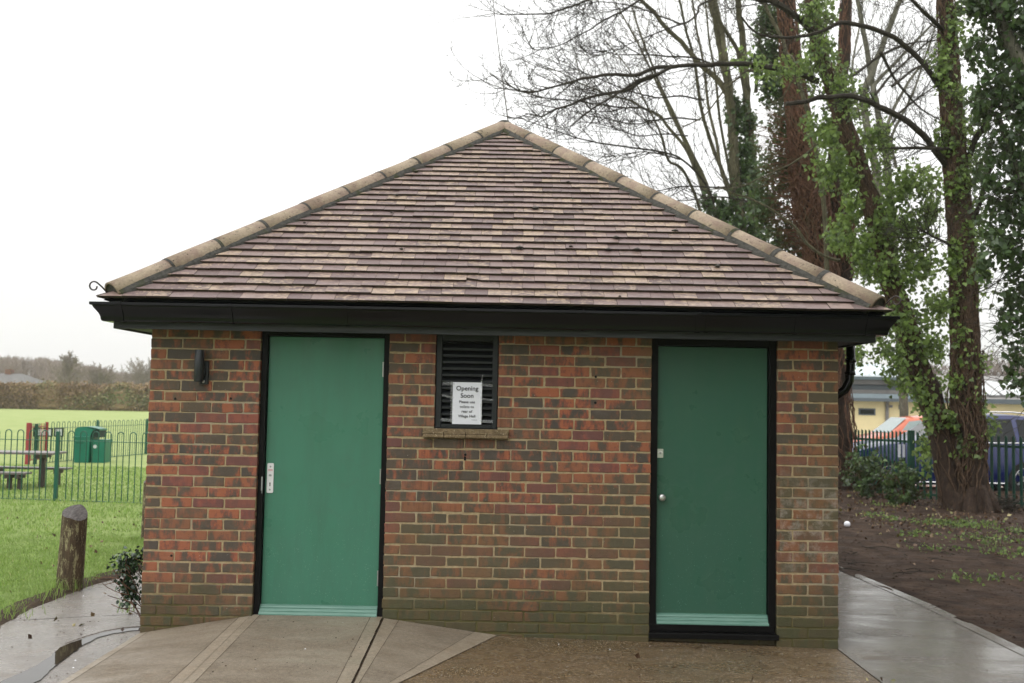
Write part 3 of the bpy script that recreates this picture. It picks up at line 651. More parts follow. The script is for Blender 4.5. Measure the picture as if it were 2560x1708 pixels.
# --- hips
apex = np.array([CXR, APY, z_a+.015])
corners = [np.array([CXR-HX, EY, z_e+.015]), np.array([CXR+HX, EY, z_e+.015]), np.array([CXR+HX, 2*APY-EY, z_e+.015]), np.array([CXR-HX, 2*APY-EY, z_e+.015])]
for ci, c0 in enumerate(corners):
    ax = apex-c0; L = np.linalg.norm(ax); ax /= L
    side = np.cross(ax, [0, 0, 1]); side /= np.linalg.norm(side); up = np.cross(side, ax)
    R0 = .098; nt_ = 10; cuts = np.linspace(.13, L+.0, nt_+1)
    def section(s, r, a0=-8, a1=188, n=16, dn=0): return [c0+ax*s+side*(r*math.cos(math.radians(a)))+up*(r*.92*math.sin(math.radians(a))-dn) for a in np.linspace(a0, a1, n)]
    for i in range(nt_):
        s0, s1 = cuts[i]+(.009 if i else -.03), cuts[i+1]-.009 if i < nt_-1 else cuts[i+1]
        h = MB(); wob = rng.normal(0, .003, 3)
        secs = [section(s0, R0+.002+wob[0]*.5, dn=.02), section((s0+s1)/2, R0+wob[0], dn=.02), section(s1, R0-.001+wob[0]*.5, dn=.02)]
        inn = [section(s0, R0-.014, dn=.02), section(s1, R0-.016, dn=.02)]
        V = [p for s_ in secs for p in s_]+[p for s_ in inn for p in s_]; nn = 16
        Fq = [(a*nn+j, a*nn+j+1, (a+1)*nn+j+1, (a+1)*nn+j) for a in range(2) for j in range(nn-1)]+[(j, 3*nn+j, 3*nn+j+1, j+1) for j in range(nn-1)]+[(2*nn+j, 2*nn+j+1, 4*nn+j+1, 4*nn+j) for j in range(nn-1)]
        Fq += [(0, nn, 2*nn, 4*nn, 3*nn), (nn-1, 3*nn+nn-1, 4*nn+nn-1, 2*nn+nn-1, nn+nn-1)]
        h.add(V, Fq); ho = recalc(h.build('hip_tile', 'hip_tile', RO)); 
        for p in ho.data.polygons: p.use_smooth = p.index < 30
    h = MB()
    for s in cuts[1:-1]:
        wdt = .011 if rng.random() < .7 else .02
        A, B_ = section(s-wdt, R0+.001, dn=.02), section(s+wdt, R0+.001, dn=.02); h.add(A+B_, [(j, j+1, 16+j+1, 16+j) for j in range(15)])
    # bedding under both edges
    for sg in (-1, 1):
        V = []; N = 80
        for i in range(N+1):
            s = .11+(L-.11)*i/N; wv = .012*abs(mnoise.noise(Vector((s*6, sg*3+ci, 0))))+.006*mnoise.noise(Vector((s*30, sg, ci)))
            for (o_, d_) in ((.090, .008), (.108+wv, -.022), (.120+wv*1.5, -.075), (.06, -.07)): V.append(c0+ax*s+side*sg*o_+up*d_)
        h.add(V, [(i*4+j, i*4+j+1, (i+1)*4+j+1, (i+1)*4+j) for i in range(N) for j in range(3)])
    c9 = c0; c0 = c0+ax*.155
    A = section(-.045, R0-.012, 0, 180, 14, .02); h.add(A+[c0-ax*.045+side*-.09-up*.09, c0-ax*.045+side*.09-up*.09], [tuple(range(16))])
    A2 = section(-.0, R0-.012, 0, 180, 14, .02); lo1 = [c0-ax*.045+side*-.09-up*.09, c0-ax*.045+side*.09-up*.09]; lo2 = [c0+ax*.2+side*-.09-up*.09, c0+ax*.2+side*.09-up*.09]
    h.add(lo1+lo2+[c0-ax*.045-side*.096, c0-ax*.045+side*.096, c0+ax*.2-side*.096, c0+ax*.2+side*.096], [(0, 1, 3, 2), (0, 2, 6, 4), (1, 5, 7, 3)])
    h.build('hip_mortar', 'hip_mortar', RO)
    # scrolled hip iron
    out2 = -ax.copy(); out2[2] = 0; out2 /= np.linalg.norm(out2); z3 = np.array([0, 0, 1.0])
    st = c0+out2*.03+z3*-.075; path = [st, st+out2*.04+z3*.03, st+out2*.085+z3*.075, st+out2*.115+z3*.10]
    cen = st+out2*.145+z3*.075
    for a in np.linspace(125, 440, 22): path.append(cen+(out2*math.cos(math.radians(a))*-1*-1+0)*.0 + out2*(-math.cos(math.radians(180-a)))*-.045 *1.0 + z3*math.sin(math.radians(a))*.045*(1-.0006*(a-125)))
    irn = MB(); 
    P2 = []
    for i, a in enumerate(np.linspace(135, -190, 24)): rr = .036-.00066*i; P2.append(cen+out2*math.cos(math.radians(a))*rr+z3*math.sin(math.radians(a))*rr)
    irn.tube([st-out2*.05-z3*.03, st]+path[1:3]+P2, .0055, 6); irn.build('hip_iron', 'wrought_iron', RO)
capm = MB(); capm.lathe([(0, .082), (.04, .078), (.07, .058), (.095, .02), (.12, -.05)], (apex[0], apex[1], apex[2]-.012), 2, 20); capm.build('apex_mortar', 'hip_mortar', RO)

# --- doors
def door(x0, x1, zb_, leafx, leafz, fw_side, sillz=None, yl=.075):
    d = MB(); fy0, fy1 = .030, .118
    d.bbox(x0, leafx[0]-.003, fy0, fy1, zb_, TOP-.012, .003); d.bbox(leafx[1]+.003, x1, fy0, fy1, zb_, TOP-.012, .003)
    d.bbox(leafx[0]-.0035, leafx[1]+.0035, fy0+.002, fy1, leafz[1]+.003, TOP-.014, .003)
    d.box(leafx[0]-.004, leafx[0]+.012, fy1-.02, fy1+.01, leafz[0], leafz[1]); d.box(leafx[1]-.012, leafx[1]+.004, fy1-.02, fy1+.01, leafz[0], leafz[1])
    return d
d = door(*D1, .075, (.846, 1.692), (.092, 2.098), .04)
DF = d.build('door_frame', 'frame_black', BL)
l = MB(); l.bbox(.846, 1.692, .066, .110, .098, 2.098, .003); DO = l.build('door', 'door_green', BL)
DO['label'] = 'wider green door with long white lock plate'
def plate(x, z, w_, h_, y, r=.008, t=.004, mi=0, mb=None, n=5):
    P_ = []
    for cx_, cz_, a0 in ((x+w_/2-r, z+h_/2-r, 0), (x-w_/2+r, z+h_/2-r, 90), (x-w_/2+r, z-h_/2+r, 180), (x+w_/2-r, z-h_/2+r, 270)):
        for a in np.linspace(a0, a0+90, n): P_.append((cx_+r*math.cos(math.radians(a)), cz_+r*math.sin(math.radians(a))))
    mb = mb or MB(); mb.prism(P_, 1, y-t, y, mi); return mb
plx = .884
p_ = plate(plx, 1.064, .047, .215, .066, .009, .006); LP = p_.build('lock_plate', 'white_plate', DO)
p_ = plate(plx, 1.147, .013, .013, .0600, .006, .002); p_.build('screw', 'steel_dull', LP); p_ = plate(plx, .980, .013, .013, .0600, .006, .002); p_.build('screw', 'steel_dull', LP)
p_ = plate(plx, 1.084, .02, .014, .0600, .006, .006); p_.build('thumb_turn', 'steel_dull', LP)
p_ = plate(plx, 1.027, .009, .009, .0599, .004, .0015); p_ = plate(plx, 1.014, .006, .018, .0598, .002, .0015, mb=p_); p_.build('keyhole', 'void_black', LP)
p_ = MB(); p_.box(plx-.016, plx+.016, .0588, .0598, 1.123, 1.128); p_.box(plx-.016, plx+.016, .0588, .0598, 1.115, 1.119); p_.build('printed_line', 'red_ink', LP)
p_ = MB(); p_.box(.828, .838, .0255, .0298, .975, 1.075); p_.box(.833, .8375, .026, .0298, .955, .975); p_.build('strike_plate', 'steel_dull', DF)
for hz in (1.87, 1.09, .357):
    h = MB(); h.tube([(1.688, .0585, hz-.055), (1.688, .0585, hz+.055)], .0065, 10); h.build('hinge', 'steel', DO)
def wbar(x0, x1, z0, y=.066):
    wv = MB(); pr = [(y, z0+.072), (y-.012, z0+.070), (y-.014, z0+.062), (y-.022, z0+.052), (y-.0225, z0+.044), (y-.034, z0+.030), (y-.035, z0+.022), (y-.046, z0+.008), (y-.047, z0), (y-.040, z0-.003), (y, z0)]
    wv.prism(pr, 0, x0, x1); return wv
recalc(wbar(.840, 1.690, .088).build('weather_bar', 'weatherbar', DO))
d = door(*D2, .065, (3.700, 4.503), (.085, 2.078), .05)
d.bbox(3.652, 4.552, .028, .12, .028, .078, .003); DF2 = d.build('door_frame', 'frame_black', BL)
sl = MB(); sl.prism([(.12, .030), (-.012, .022), (-.016, .018), (-.016, -.012), (-.010, -.016), (.12, -.016)], 0, D2[0]-.003, D2[1]+.012); recalc(sl.build('door_sill', 'frame_black', BL))
l = MB(); l.bbox(3.700, 4.503, .070, .112, .085, 2.078, .003); DO2 = l.build('door', 'door_green_shaded', BL)
DO2['label'] = 'narrower green door above a black sill with a small round knob'
recalc(wbar(3.703, 4.510, .078, .070).build('weather_bar', 'weatherbar', DO2))
p_ = plate(3.724, 1.296, .043, .065, .070, .003, .004); LK = p_.build('indicator_plate', 'steel', DO2)
p_ = MB()
A = [(3.724+.019*math.cos(t), 1.296+.019*math.sin(t)) for t in np.linspace(.25, math.pi-.25, 10)]+[(3.724+.011*math.cos(t), 1.296+.011*math.sin(t)) for t in np.linspace(math.pi-.25, .25, 10)]
p_.prism(A, 1, .0645, .0658); recalc(p_.build('indicator_arc', 'white_plate', LK))
p_ = MB(); p_.lathe([(0, 0), (.006, 0), (.007, .003)], (3.724, .063, 1.295), 1, 14); p_.build('release_slot', 'steel_dull', LK)
kn = MB(); kn.lathe([(.0, -.040), (.010, -.040), (.020, -.037), (.026, -.030), (.0265, -.022), (.020, -.016), (.013, -.012), (.012, -.004), (.024, -.003), (.025, 0)], (3.738, .070, .977), 1, 24); kn.build('door_knob', 'steel', DO2, smooth=True)

# --- louvred vent
v = MB(); vx0, vx1, vz0, vz1 = VX[0]+.004, VX[1]-.004, 1.452, TOP-.015
v.bbox(vx0, vx0+.042, .015, .085, vz0, vz1, .003); v.bbox(vx1-.040, vx1, .015, .085, vz0, vz1, .003)
v.bbox(vx0+.0425, vx1-.0405, .016, .085, vz0, vz0+.03, .003); v.bbox(vx0+.0425, vx1-.0405, .016, .085, vz1-.05, vz1, .003)
v.bbox(vx0-.006, vx1+.006, -.012, .04, vz0-.032, vz0-.001, .003)
VE = v.build('vent', 'louvre_black', BL); VE['label'] = 'black louvred vent with a paper notice taped over it'
m = MB(); m.box(vx0+.04, vx1-.038, .088, .098, vz0, vz1); m.build('backing', 'void_black', VE)
for i in range(12):
    z0 = vz0+.045+i*.0475
    if z0 > vz1-.06: break
    s = MB(); s.prism([(.030, z0), (.030, z0+.0155), (.034, z0+.017), (.080, z0+.045), (.080, z0+.040), (.036, z0)], 0, vx0+.043, vx1-.041); recalc(s.build('slat', 'louvre_black', VE))
s = MB(); 
for i in range(4): s.bbox(1.993+i*.156, 1.993+(i+1)*.156-.003, -.038, .06, 1.409, 1.423, .003)
for i in range(4): s.bbox(1.998+i*.154, 1.998+(i+1)*.154-.002, -.052, .06, 1.384, 1.408, .004)
s.box(1.996, 2.612, -.030, .08, 1.4235, 1.449); s.box(2.0, 2.61, .0, .08, 1.372, 1.3835)
s.build('window_sill', 'sill_tile', BL)

# ------------------------------------------------------------------ notice
NO = empty('notice', (2.308, .0, 1.633), 'white paper notice reading Opening Soon, taped to the black vent', 'notice')
nx0, nx1, nz0, nz1 = 2.203, 2.415, 1.482, 1.786; ny = .014
m = MB(); V = []; NN = 8
for i in range(NN+1):
    for j in range(NN+1):
        x = nx0+(nx1-nx0)*i/NN; z = nz0+(nz1-nz0)*j/NN; V.append((x, ny-.002+.0012*mnoise.noise(Vector((x*9, 0, z*9))), z))
V += [(x, y+.0006, z) for x, y, z in V]; q = (NN+1)**2
m.add(V, [(i*(NN+1)+j, (i+1)*(NN+1)+j, (i+1)*(NN+1)+j+1, i*(NN+1)+j+1) for i in range(NN) for j in range(NN)]+[(q+i*(NN+1)+j, q+i*(NN+1)+j+1, q+(i+1)*(NN+1)+j+1, q+(i+1)*(NN+1)+j) for i in range(NN) for j in range(NN)])
m.build('sheet', 'paper', NO)
def text(txt, size, x, z, bold=0, name='lettering'):
    cu = bpy.data.curves.new('t', 'FONT'); cu.body = txt; cu.size = size; cu.align_x = 'CENTER'; cu.offset = bold; cu.extrude = .0002; cu.space_character = 1.02
    o = bpy.data.objects.new('t', cu); COL.objects.link(o); dg = bpy.context.evaluated_depsgraph_get()
    me = bpy.data.meshes.new_from_object(o.evaluated_get(dg)); bpy.data.objects.remove(o)
    me.materials.clear(); me.materials.append(MAT['ink']); me.name = name
    t = bpy.data.objects.new(name, me); COL.objects.link(t); t.rotation_euler = (math.pi/2, 0, 0)
    t.parent = NO; t.location = (x-2.308, ny-.0042, z-1.633)
for s_, sz, z, b_ in [('Opening', .046, 1.727, .0006), ('Soon', .046, 1.674, .0006), ('Please use', .0275, 1.635, .0003), ('toilets to', .0275, 1.600, .0001), ('rear of', .0275, 1.566, .0003), ('Village Hall', .0275, 1.532, .0003)]:
    text(s_, sz, 2.308, z, b_)
m = MB(); m.box(2.342, 2.385, ny-.0042, ny-.0038, 1.513, 1.5148); m.build('small_print', 'ink', NO)
for (x0, z0, x1, z1, hh) in [(2.127, 1.772, 2.215, 1.776, .022), (2.405, 1.772, 2.492, 1.764, .02), (2.122, 1.690, 2.21, 1.672, .016), (2.41, 1.668, 2.497, 1.660, .014), (2.12, 1.512, 2.21, 1.51, .022), (2.405, 1.505, 2.498, 1.504, .022), (2.412, 1.80, 2.413, 1.49, .012), (2.192, 1.79, 2.198, 1.49, .013), (2.408, 1.79, 2.42, 1.845, .008)]:
    t = MB(); N = 12; a = np.array([x0, z0]); b_ = np.array([x1, z1]); dr = (b_-a)/np.linalg.norm(b_-a); nr = np.array([-dr[1], dr[0]]); V = []
    for i in range(N+1):
        c_ = a+(b_-a)*i/N
        for sgn in (-1, 0, 1): q_ = c_+nr*sgn*hh/2*(.8+.3*rng.random()); V.append((q_[0], ny-.005+.004*rng.random(), q_[1]))
    t.add(V, [(i*3+j, i*3+j+1, i*3+j+4, i*3+j+3) for i in range(N) for j in range(2)]); t.build('tape', 'tape', NO)

# ------------------------------------------------------------------ wall light
WL = empty('wall_light', (.40, 0, 1.85), 'dark grey cylinder wall light with sensor, on the brick left of the first green door', 'lamp')
b = MB(); b.bbox(.366, .432, -.028, -.004, 1.735, 1.905, .004); b.bbox(.385, .415, -.05, -.027, 1.80, 1.86, .003); WB = b.build('backplate', 'lamp_grey', WL)
b = MB(); b.lathe([(0, .115), (.031, .115), (.0335, .112), (.0335, -.112), (.031, -.115), (.028, -.115), (.028, -.1), (0, -.1)], (.378, -.072, 1.868), 2, 32); WC = b.build('lamp_shade', 'lamp_grey', WL, smooth=False)
for p in WC.data.polygons: p.use_smooth = True
b = MB(); b.lathe([(0, -.014), (.006, -.012), (.010, -.007), (.0115, 0)], (.398, -.028, 1.757), 1, 16); b.build('sensor', 'lamp_lens', WL, smooth=True)

# ------------------------------------------------------------------ overhead cable
m = MB(); a0 = at(1226, -60, 16); a1 = np.array([2.62, 3.1, 4.05]); pts = []
for t in np.linspace(0, 1, 14): pts.append(a0*(1-t)+a1*t+np.array([0, 0, -.5*t*(1-t)]))
tag(m.tube(pts, .008, 5) or m.build('overhead_cable', 'twig'), 'thin overhead cable rising into the white sky behind the roof apex', 'cable')

# ------------------------------------------------------------------ bow-top railings on the left
def railing(p0, p1, hoops_from, pitch, top, rail_top, rail_low, posts, name, label, r=.008, base=-.08, group=None, post_top=None):
    p0 = np.array([p0[0], p0[1]]); p1 = np.array([p1[0], p1[1]]); L = np.linalg.norm(p1-p0); d = (p1-p0)/L
    E_ = empty(name, (p0[0], p0[1], base), label, 'fence', group)
    def P(s, z): q = p0+d*s; return (q[0], q[1], z)
    ps = sorted(posts)
    bounds = [0]+ps+[L] if ps[0] > .05 else ps+[L]
    bounds = sorted(set([b for b in bounds if b <= L+.01]))
    for a, b in zip(bounds[:-1], bounds[1:]):
        if b-a < .1: continue
        m = MB(); a_, b_ = a+.03, b-.03
        n = max(1, int((b_-a_)/(2*pitch))); st = ((b_-a_)-n*2*pitch+pitch)/2
        for i in range(n):
            s0 = a_+st+i*2*pitch; s1 = s0+pitch; rr = pitch/2
            pts = [P(s0, rail_low-.03)]+[P(s0, rail_low+(top-rr-rail_low)*t) for t in (.5, 1)]
            pts += [P(s0+rr-rr*math.cos(t), top-rr+rr*math.sin(t)) for t in np.linspace(.3, math.pi-.3, 7)]
            pts += [P(s1, rail_low+(top-rr-rail_low)*t) for t in (1, .5)]+[P(s1, rail_low-.03)]
            m.tube(pts, r, 6)
        nrm_ = np.array([-d[1], d[0]])
        for z in (rail_top, rail_low):
            A = p0+d*a; B = p0+d*b; V = []
            for q in (A, B):
                for o_, zz in ((-.02, -.005), (.02, -.005), (.02, .005), (-.02, .005)): V.append((q[0]+nrm_[0]*o_, q[1]+nrm_[1]*o_, z+zz))
            m.add(V, [(0, 1, 2, 3), (4, 7, 6, 5), (0, 4, 5, 1), (1, 5, 6, 2), (2, 6, 7, 3), (3, 7, 4, 0)])
        m.build('panel', 'fence_green', E_)
    for s in ps:
        m = MB(); q = p0+d*s; m.bbox(q[0]-.028, q[0]+.028, q[1]-.028, q[1]+.028, base-.05, post_top or top-.01, .004)
        m.box(q[0]-.05, q[0]+.05, q[1]-.012, q[1]+.012, rail_top-.02, rail_top-.012); m.build('post', 'fence_green', E_)
    return E_
a = gz(0, 1251); b = gz(349, 1263); a = a-(b-a)*.6; b2 = b+(b-a)*.35
L1 = np.linalg.norm((gz(130, 1257)-a)[:2])
zt = at(130, 1077, gz(130, 1257)[1])[2]; zr = at(130, 1102, gz(130, 1257)[1])[2]
railing(a, b2, 0, .1045, zt, zr, -.045, [L1, L1-2.75, L1+2.75], 'bow_top_fence', 'near run of green bow-top railings across the lawn, in front of the picnic table')
fa_, fb_ = gz(118, 1159), gz(365, 1137); fb2 = fb_+(fb_-fa_)*.35
dd = np.linalg.norm((fb2-fa_)[:2]); zt2 = at(237, 1050, gz(237, 1148)[1])[2]-.02
s1_ = np.linalg.norm((gz(237, 1148)-fa_)[:2]); s2_ = np.linalg.norm((fb_-fa_)[:2])
railing(fa_, fb2, 0, .105, zt2, zt2-.15, -.05, [s1_, s2_], 'bow_top_fence', 'far run of green bow-top railings, behind the green litter bin', post_top=zt2+.02)
# play-area gate in red, yellow and green, with its posts
G0 = gz(68, 1163); G1 = gz(113, 1157)
GT = empty('play_gate', (G0[0], G0[1], -.08), 'red, yellow and green metal gate between two red posts, left of the litter bin', 'gate')
for q, w_ in ((G0, .045), (G1, .03)):
    m = MB(); m.bbox(q[0]-w_, q[0]+w_, q[1]-w_, q[1]+w_, -.1, at(68, 1057, G0[1])[2], .006); m.build('post', 'fence_red', GT)
m = MB(); m.bbox(G0[0]+.10, G0[0]+.17, G0[1]+.06, G0[1]+.13, -.1, .9, .005); m.build('post', 'fence_dark', GT)
n = 11
for i in range(n):
    t = (i+.8)/(n+.6); q = G0+(G1-G0)*t; m = MB(); m.tube([(q[0], q[1], .02), (q[0], q[1], .90)], .009, 6)
    m.build('bar', ['fence_yellow', 'fence_red', 'fence_dark', 'fence_red'][i % 4], GT)
for zz in (.82, .03):
    m = MB(); m.tube([(G0[0], G0[1], zz), (G1[0], G1[1], zz)], .014, 6); m.build('gate_rail', 'fence_red', GT)
# two framed boards hung on the far side
for i, (x0, x1) in enumerate(((84, 131), (136, 158))):
    Yb = 18.6; A = at(x0, 1069, Yb); B = at(x1, 1092, Yb)
    T = empty('notice_board', (A[0], Yb, -.08), ['wider black framed board beside the red gate, nearer the red post', 'small black framed board beside the gate, nearer the litter bin'][i], 'sign', 'boards by the play gate')
    m = MB(); m.box(A[0]+.02, B[0]-.02, Yb, Yb+.015, B[2]+.02, A[2]-.02); m.build('board', 'panel_white', T)
    m = MB(); w_ = .028
    m.box(A[0], B[0], Yb-.012, Yb+.02, A[2]-w_, A[2]); m.box(A[0], B[0], Yb-.012, Yb+.02, B[2], B[2]+w_); m.box(A[0], A[0]+w_, Yb-.011, Yb+.019, B[2], A[2]); m.box(B[0]-w_, B[0], Yb-.011, Yb+.019, B[2], A[2]); m.build('frame', 'frame_black', T)
    m = MB(); m.tube([(A[0]+.1, Yb+.04, -.1), (A[0]+.1, Yb+.04, A[2])], .02, 6); m.tube([(B[0]-.05, Yb+.04, -.1), (B[0]-.05, Yb+.04, A[2])], .02, 6); m.build('leg', 'fence_dark', T)

# ------------------------------------------------------------------ litter bin
q = gz(202, 1159); Yb = q[1]; A = at(181, 1159, Yb); B = at(258, 1159, Yb); zt = lambda y: at(220, y, Yb)[2]
BN = empty('litter_bin', (q[0], q[1], -.08), 'green plastic litter bin with domed hood standing behind the near railings', 'bin')
X0, X1, XM = A[0], B[0], at(222, 1150, Yb)[0]; z1_, z2_, z3_ = zt(1095), zt(1097.5), zt(1067)
def taper(mb, x0, x1, y0, y1, za, zb_, k=.03, mi=0):
    mb.add([(x0+k, y0+k, za), (x1-k, y0+k, za), (x1-k, y1-k, za), (x0+k, y1-k, za), (x0, y0, zb_), (x1, y0, zb_), (x1, y1, zb_), (x0, y1, zb_)], [(3, 2, 1, 0), (4, 5, 6, 7), (0, 1, 5, 4), (1, 2, 6, 5), (2, 3, 7, 6), (3, 0, 4, 7)], mi)
m = MB(); taper(m, X0, XM, Yb, Yb+.5, -.08, z1_); m.build('body', 'bin_green', BN)
m = MB(); taper(m, XM+.004, X1, Yb+.06, Yb+.5, -.08, z2_-.02); m.build('side_body', 'bin_green', BN)
m = MB(); m.bbox(X0-.012, XM+.012, Yb-.012, Yb+.512, z1_, z1_+.03, .006); m.build('rim', 'bin_green', BN)
m = MB(); hx0, hx1 = X0+.01, at(248, 1085, Yb)[0]; pr = []
zb0 = z1_+.031
for t in np.linspace(0, 1, 13): pr.append((hx0+(hx1-hx0)*t, zb0+(z3_-zb0)*(.80+.20*math.sin(math.pi*min(1, t*1.0+.05))) if 0 < t < 1 else zb0+(z3_-zb0)*.62))
pr = [(hx0, zb0)]+pr+[(hx1, zb0+.19), (hx1-.17, zb0+.15), (hx1-.24, zb0)]
m.prism(pr, 1, Yb+.02, Yb+.48); recalc(m.build('hood', 'bin_green', BN))
m = MB(); m.box(hx1-.2, hx1-.02, Yb+.045, Yb+.46, zb0-.02, zb0+.19); m.build('opening', 'bin_dark', BN)
m = MB(); m.lathe([(0, -.004), (.045, -.004), (.047, 0)], (XM+.11, Yb+.066, z2_-.19), 1, 20); m.build('badge', 'panel_white', BN)
m = MB(); m.box(X0+.06, X0+.26, Yb+.004, Yb+.012, z1_-.135, z1_-.12); m.build('grip', 'bin_dark', BN)

# ------------------------------------------------------------------ picnic table
q = gz(80, 1225); PT = empty('picnic_table', (q[0], q[1], -.08), 'low brown picnic table with two benches seen through the railings', 'table')
YT = gz(99, 1223)[1]; xr_ = at(147, 1131, YT)[0]; ztp = at(100, 1130, YT)[2]
def planks(x0, x1, y0, y1, z, n, th, name, mat='table_top', skew=0):
    m = MB(); w_ = (y1-y0)/n
    for i in range(n): m.bbox(x0, x1, y0+i*w_+.004, y0+(i+1)*w_-.004, z-th, z, .004)
    return m.build(name, mat, PT)
planks(xr_-1.55, xr_, YT-.25, YT+.35, ztp, 4, .038, 'tabletop')
YB1, YB2 = gz(50, 1229)[1], gz(145, 1219)[1]
x1_, z1b = at(72, 1182, YB1)[0], at(60, 1181, YB1)[2]; x2_, z2b = at(174, 1170, YB2)[0], at(150, 1169, YB2)[2]
planks(x1_-1.5, x1_, YB1-.13, YB1+.13, z1b, 2, .035, 'bench_seat'); planks(x2_-1.6, x2_, YB2-.13, YB2+.13, z2b, 2, .035, 'bench_seat')
def tleg(x, y, z, w_=.05):
    m = MB(); m.bbox(x-w_, x+w_, y-.03, y+.03, -.09, z, .004); m.build('leg', 'table_wood', PT)
def bearer(x, y0, y1, z):
    m = MB(); m.bbox(x-.04, x+.04, y0, y1, z-.07, z, .004); m.build('bearer', 'table_wood', PT)
xa = at(101, 1200, YT)[0]
for x in (xa, xa-1.1): tleg(x, YT+.05, ztp-.109); bearer(x, YT-.22, YT+.32, ztp-.039)
for x in (at(50, 1200, YB1)[0], at(50, 1200, YB1)[0]-.35 if False else at(24, 1200, YB1)[0]): tleg(x, YB1, z1b-.107, .035)
for x in (at(145, 1200, YB2)[0], at(145, 1200, YB2)[0]-1.1): tleg(x, YB2, z2b-.107, .035)
for x in (at(50, 1200, YB1)[0], at(24, 1200, YB1)[0]): bearer(x, YB1-.12, YB1+.12, z1b-.036)
for x in (at(145, 1200, YB2)[0], at(145, 1200, YB2)[0]-1.1): bearer(x, YB2-.12, YB2+.12, z2b-.036)

# ------------------------------------------------------------------ log bollards
def log_post(bx, by, h, r, lean, label, slope_):
    P_ = empty('timber_bollard', (bx, by, -.06), label, 'bollard')
    m = MB(); N = 28; V = []; lev = np.linspace(-.1, 1, 16)
    for l_ in lev:
        for a in np.linspace(0, 2*math.pi, N, endpoint=False):
            z = max(l_, -.1)*h; tz = 0
            rr = r*(1-.05*max(l_, 0))*(1+.035*mnoise.noise(Vector((math.cos(a)*1.5, math.sin(a)*1.5, l_*1.2+bx)))+.012*mnoise.noise(Vector((math.cos(a)*9, math.sin(a)*9, l_*2))))
            x = math.cos(a)*rr; y = math.sin(a)*rr
            if l_ > .8: z = .8*h+(l_-.8)/.2*(.2*h + slope_(x/r, y/r))
            V.append((bx+x+lean*z, by+y, -.06+z))
    m.add(V, [(i*N+j, i*N+(j+1) % N, (i+1)*N+(j+1) % N, (i+1)*N+j) for i in range(len(lev)-1) for j in range(N)])
    o = m.build('post', 'post_wood', P_, smooth=True)
    m = MB(); top = V[-N:]; c_ = np.mean(top, axis=0)+np.array([0, 0, .012]); m.add(top+[tuple(c_)], [(i, (i+1) % N, N) for i in range(N)]); m.build('cut_end', 'post_end', P_)
q = gz(161, 1475, -.06)
log_post(q[0], q[1]+.1, .672, .112, .03, 'weathered timber bollard on the lawn edge, cut slanted on top', lambda x, y: y*.05-.03*abs(x-.05)-.035*x)
q = gz(369, 1352, -.06)
log_post(q[0], q[1]+.1, .72, .11, .0, 'timber bollard mostly hidden behind the left corner of the brick wall', lambda x, y: .04*y-.06*max(0, -x-.3))

# ------------------------------------------------------------------ leaves
LSH = np.array([(0, -.05), (.42, -.02), (.5, .3), (.26, .55), (0, 1.0), (-.26, .55), (-.5, .3), (-.42, -.02)])
LSH4 = np.array([(0, 0), (.4, .4), (0, 1), (-.4, .4)])
def leaves(mb, C, size, shape=LSH, hang=.7, rsd=None, shade=None, fold=.18, out_dir=None):
    C = np.asarray(C); N = len(C)
    if N == 0: return
    sz = size*(.6+.8*rng.random(N))
    az = rng.random(N)*2*math.pi; up_ = -hang+ (1-hang)*rng.normal(0, .8, N)
    T = np.stack([np.cos(az)*.8, np.sin(az)*.8, up_*1.6], 1); T /= np.linalg.norm(T, axis=1)[:, None]
    R_ = rng.normal(0, 1, (N, 3)); S = np.cross(T, R_); S /= np.linalg.norm(S, axis=1)[:, None]; Nn = np.cross(S, T)
    k_ = len(shape)
    P = C[:, None, :]+sz[:, None, None]*(S[:, None, :]*shape[None, :, 0:1]+T[:, None, :]*shape[None, :, 1:2]+Nn[:, None, :]*(-fold*np.abs(shape[None, :, 0:1])))
    r = rng.random(N) if shade is None else np.clip(shade, 0, 1)
    b = mb.n; mb.v.extend(map(tuple, P.reshape(-1, 3).tolist())); mb.n += N*k_
    mb.f.extend([tuple(range(b+i*k_, b+(i+1)*k_)) for i in range(N)]); mb.m.extend([0]*N)
    for x in r: mb.rnd.extend([(float(x), .5, .5)]*k_)
    mb.uv.extend([(.5, .5)]*(N*k_))
def blob(px, py, rx, ry, Y, n, size=.075, flat=.8, clump=.6):
    c = at(px, py, Y); dp_ = Y-CP[1]; kx = dp_/F_PX; RX, RZ = rx*kx, ry*kx; RY = min(RX, .9)*flat
    # leaves gather in small hanging sprays
    ns = max(3, n//16); u_ = rng.normal(0, 1, (ns, 3)); u_ /= np.linalg.norm(u_, axis=1)[:, None]; rr = rng.random(ns)**.42
    S = c+u_*rr[:, None]*np.array([RX, RY, RZ]); k_ = rng.integers(0, ns, n)
    sp = .16
    return S[k_]+rng.normal(0, 1, (n, 3))*np.array([sp*.55, sp*.55, sp*.8])*(clump+.25)

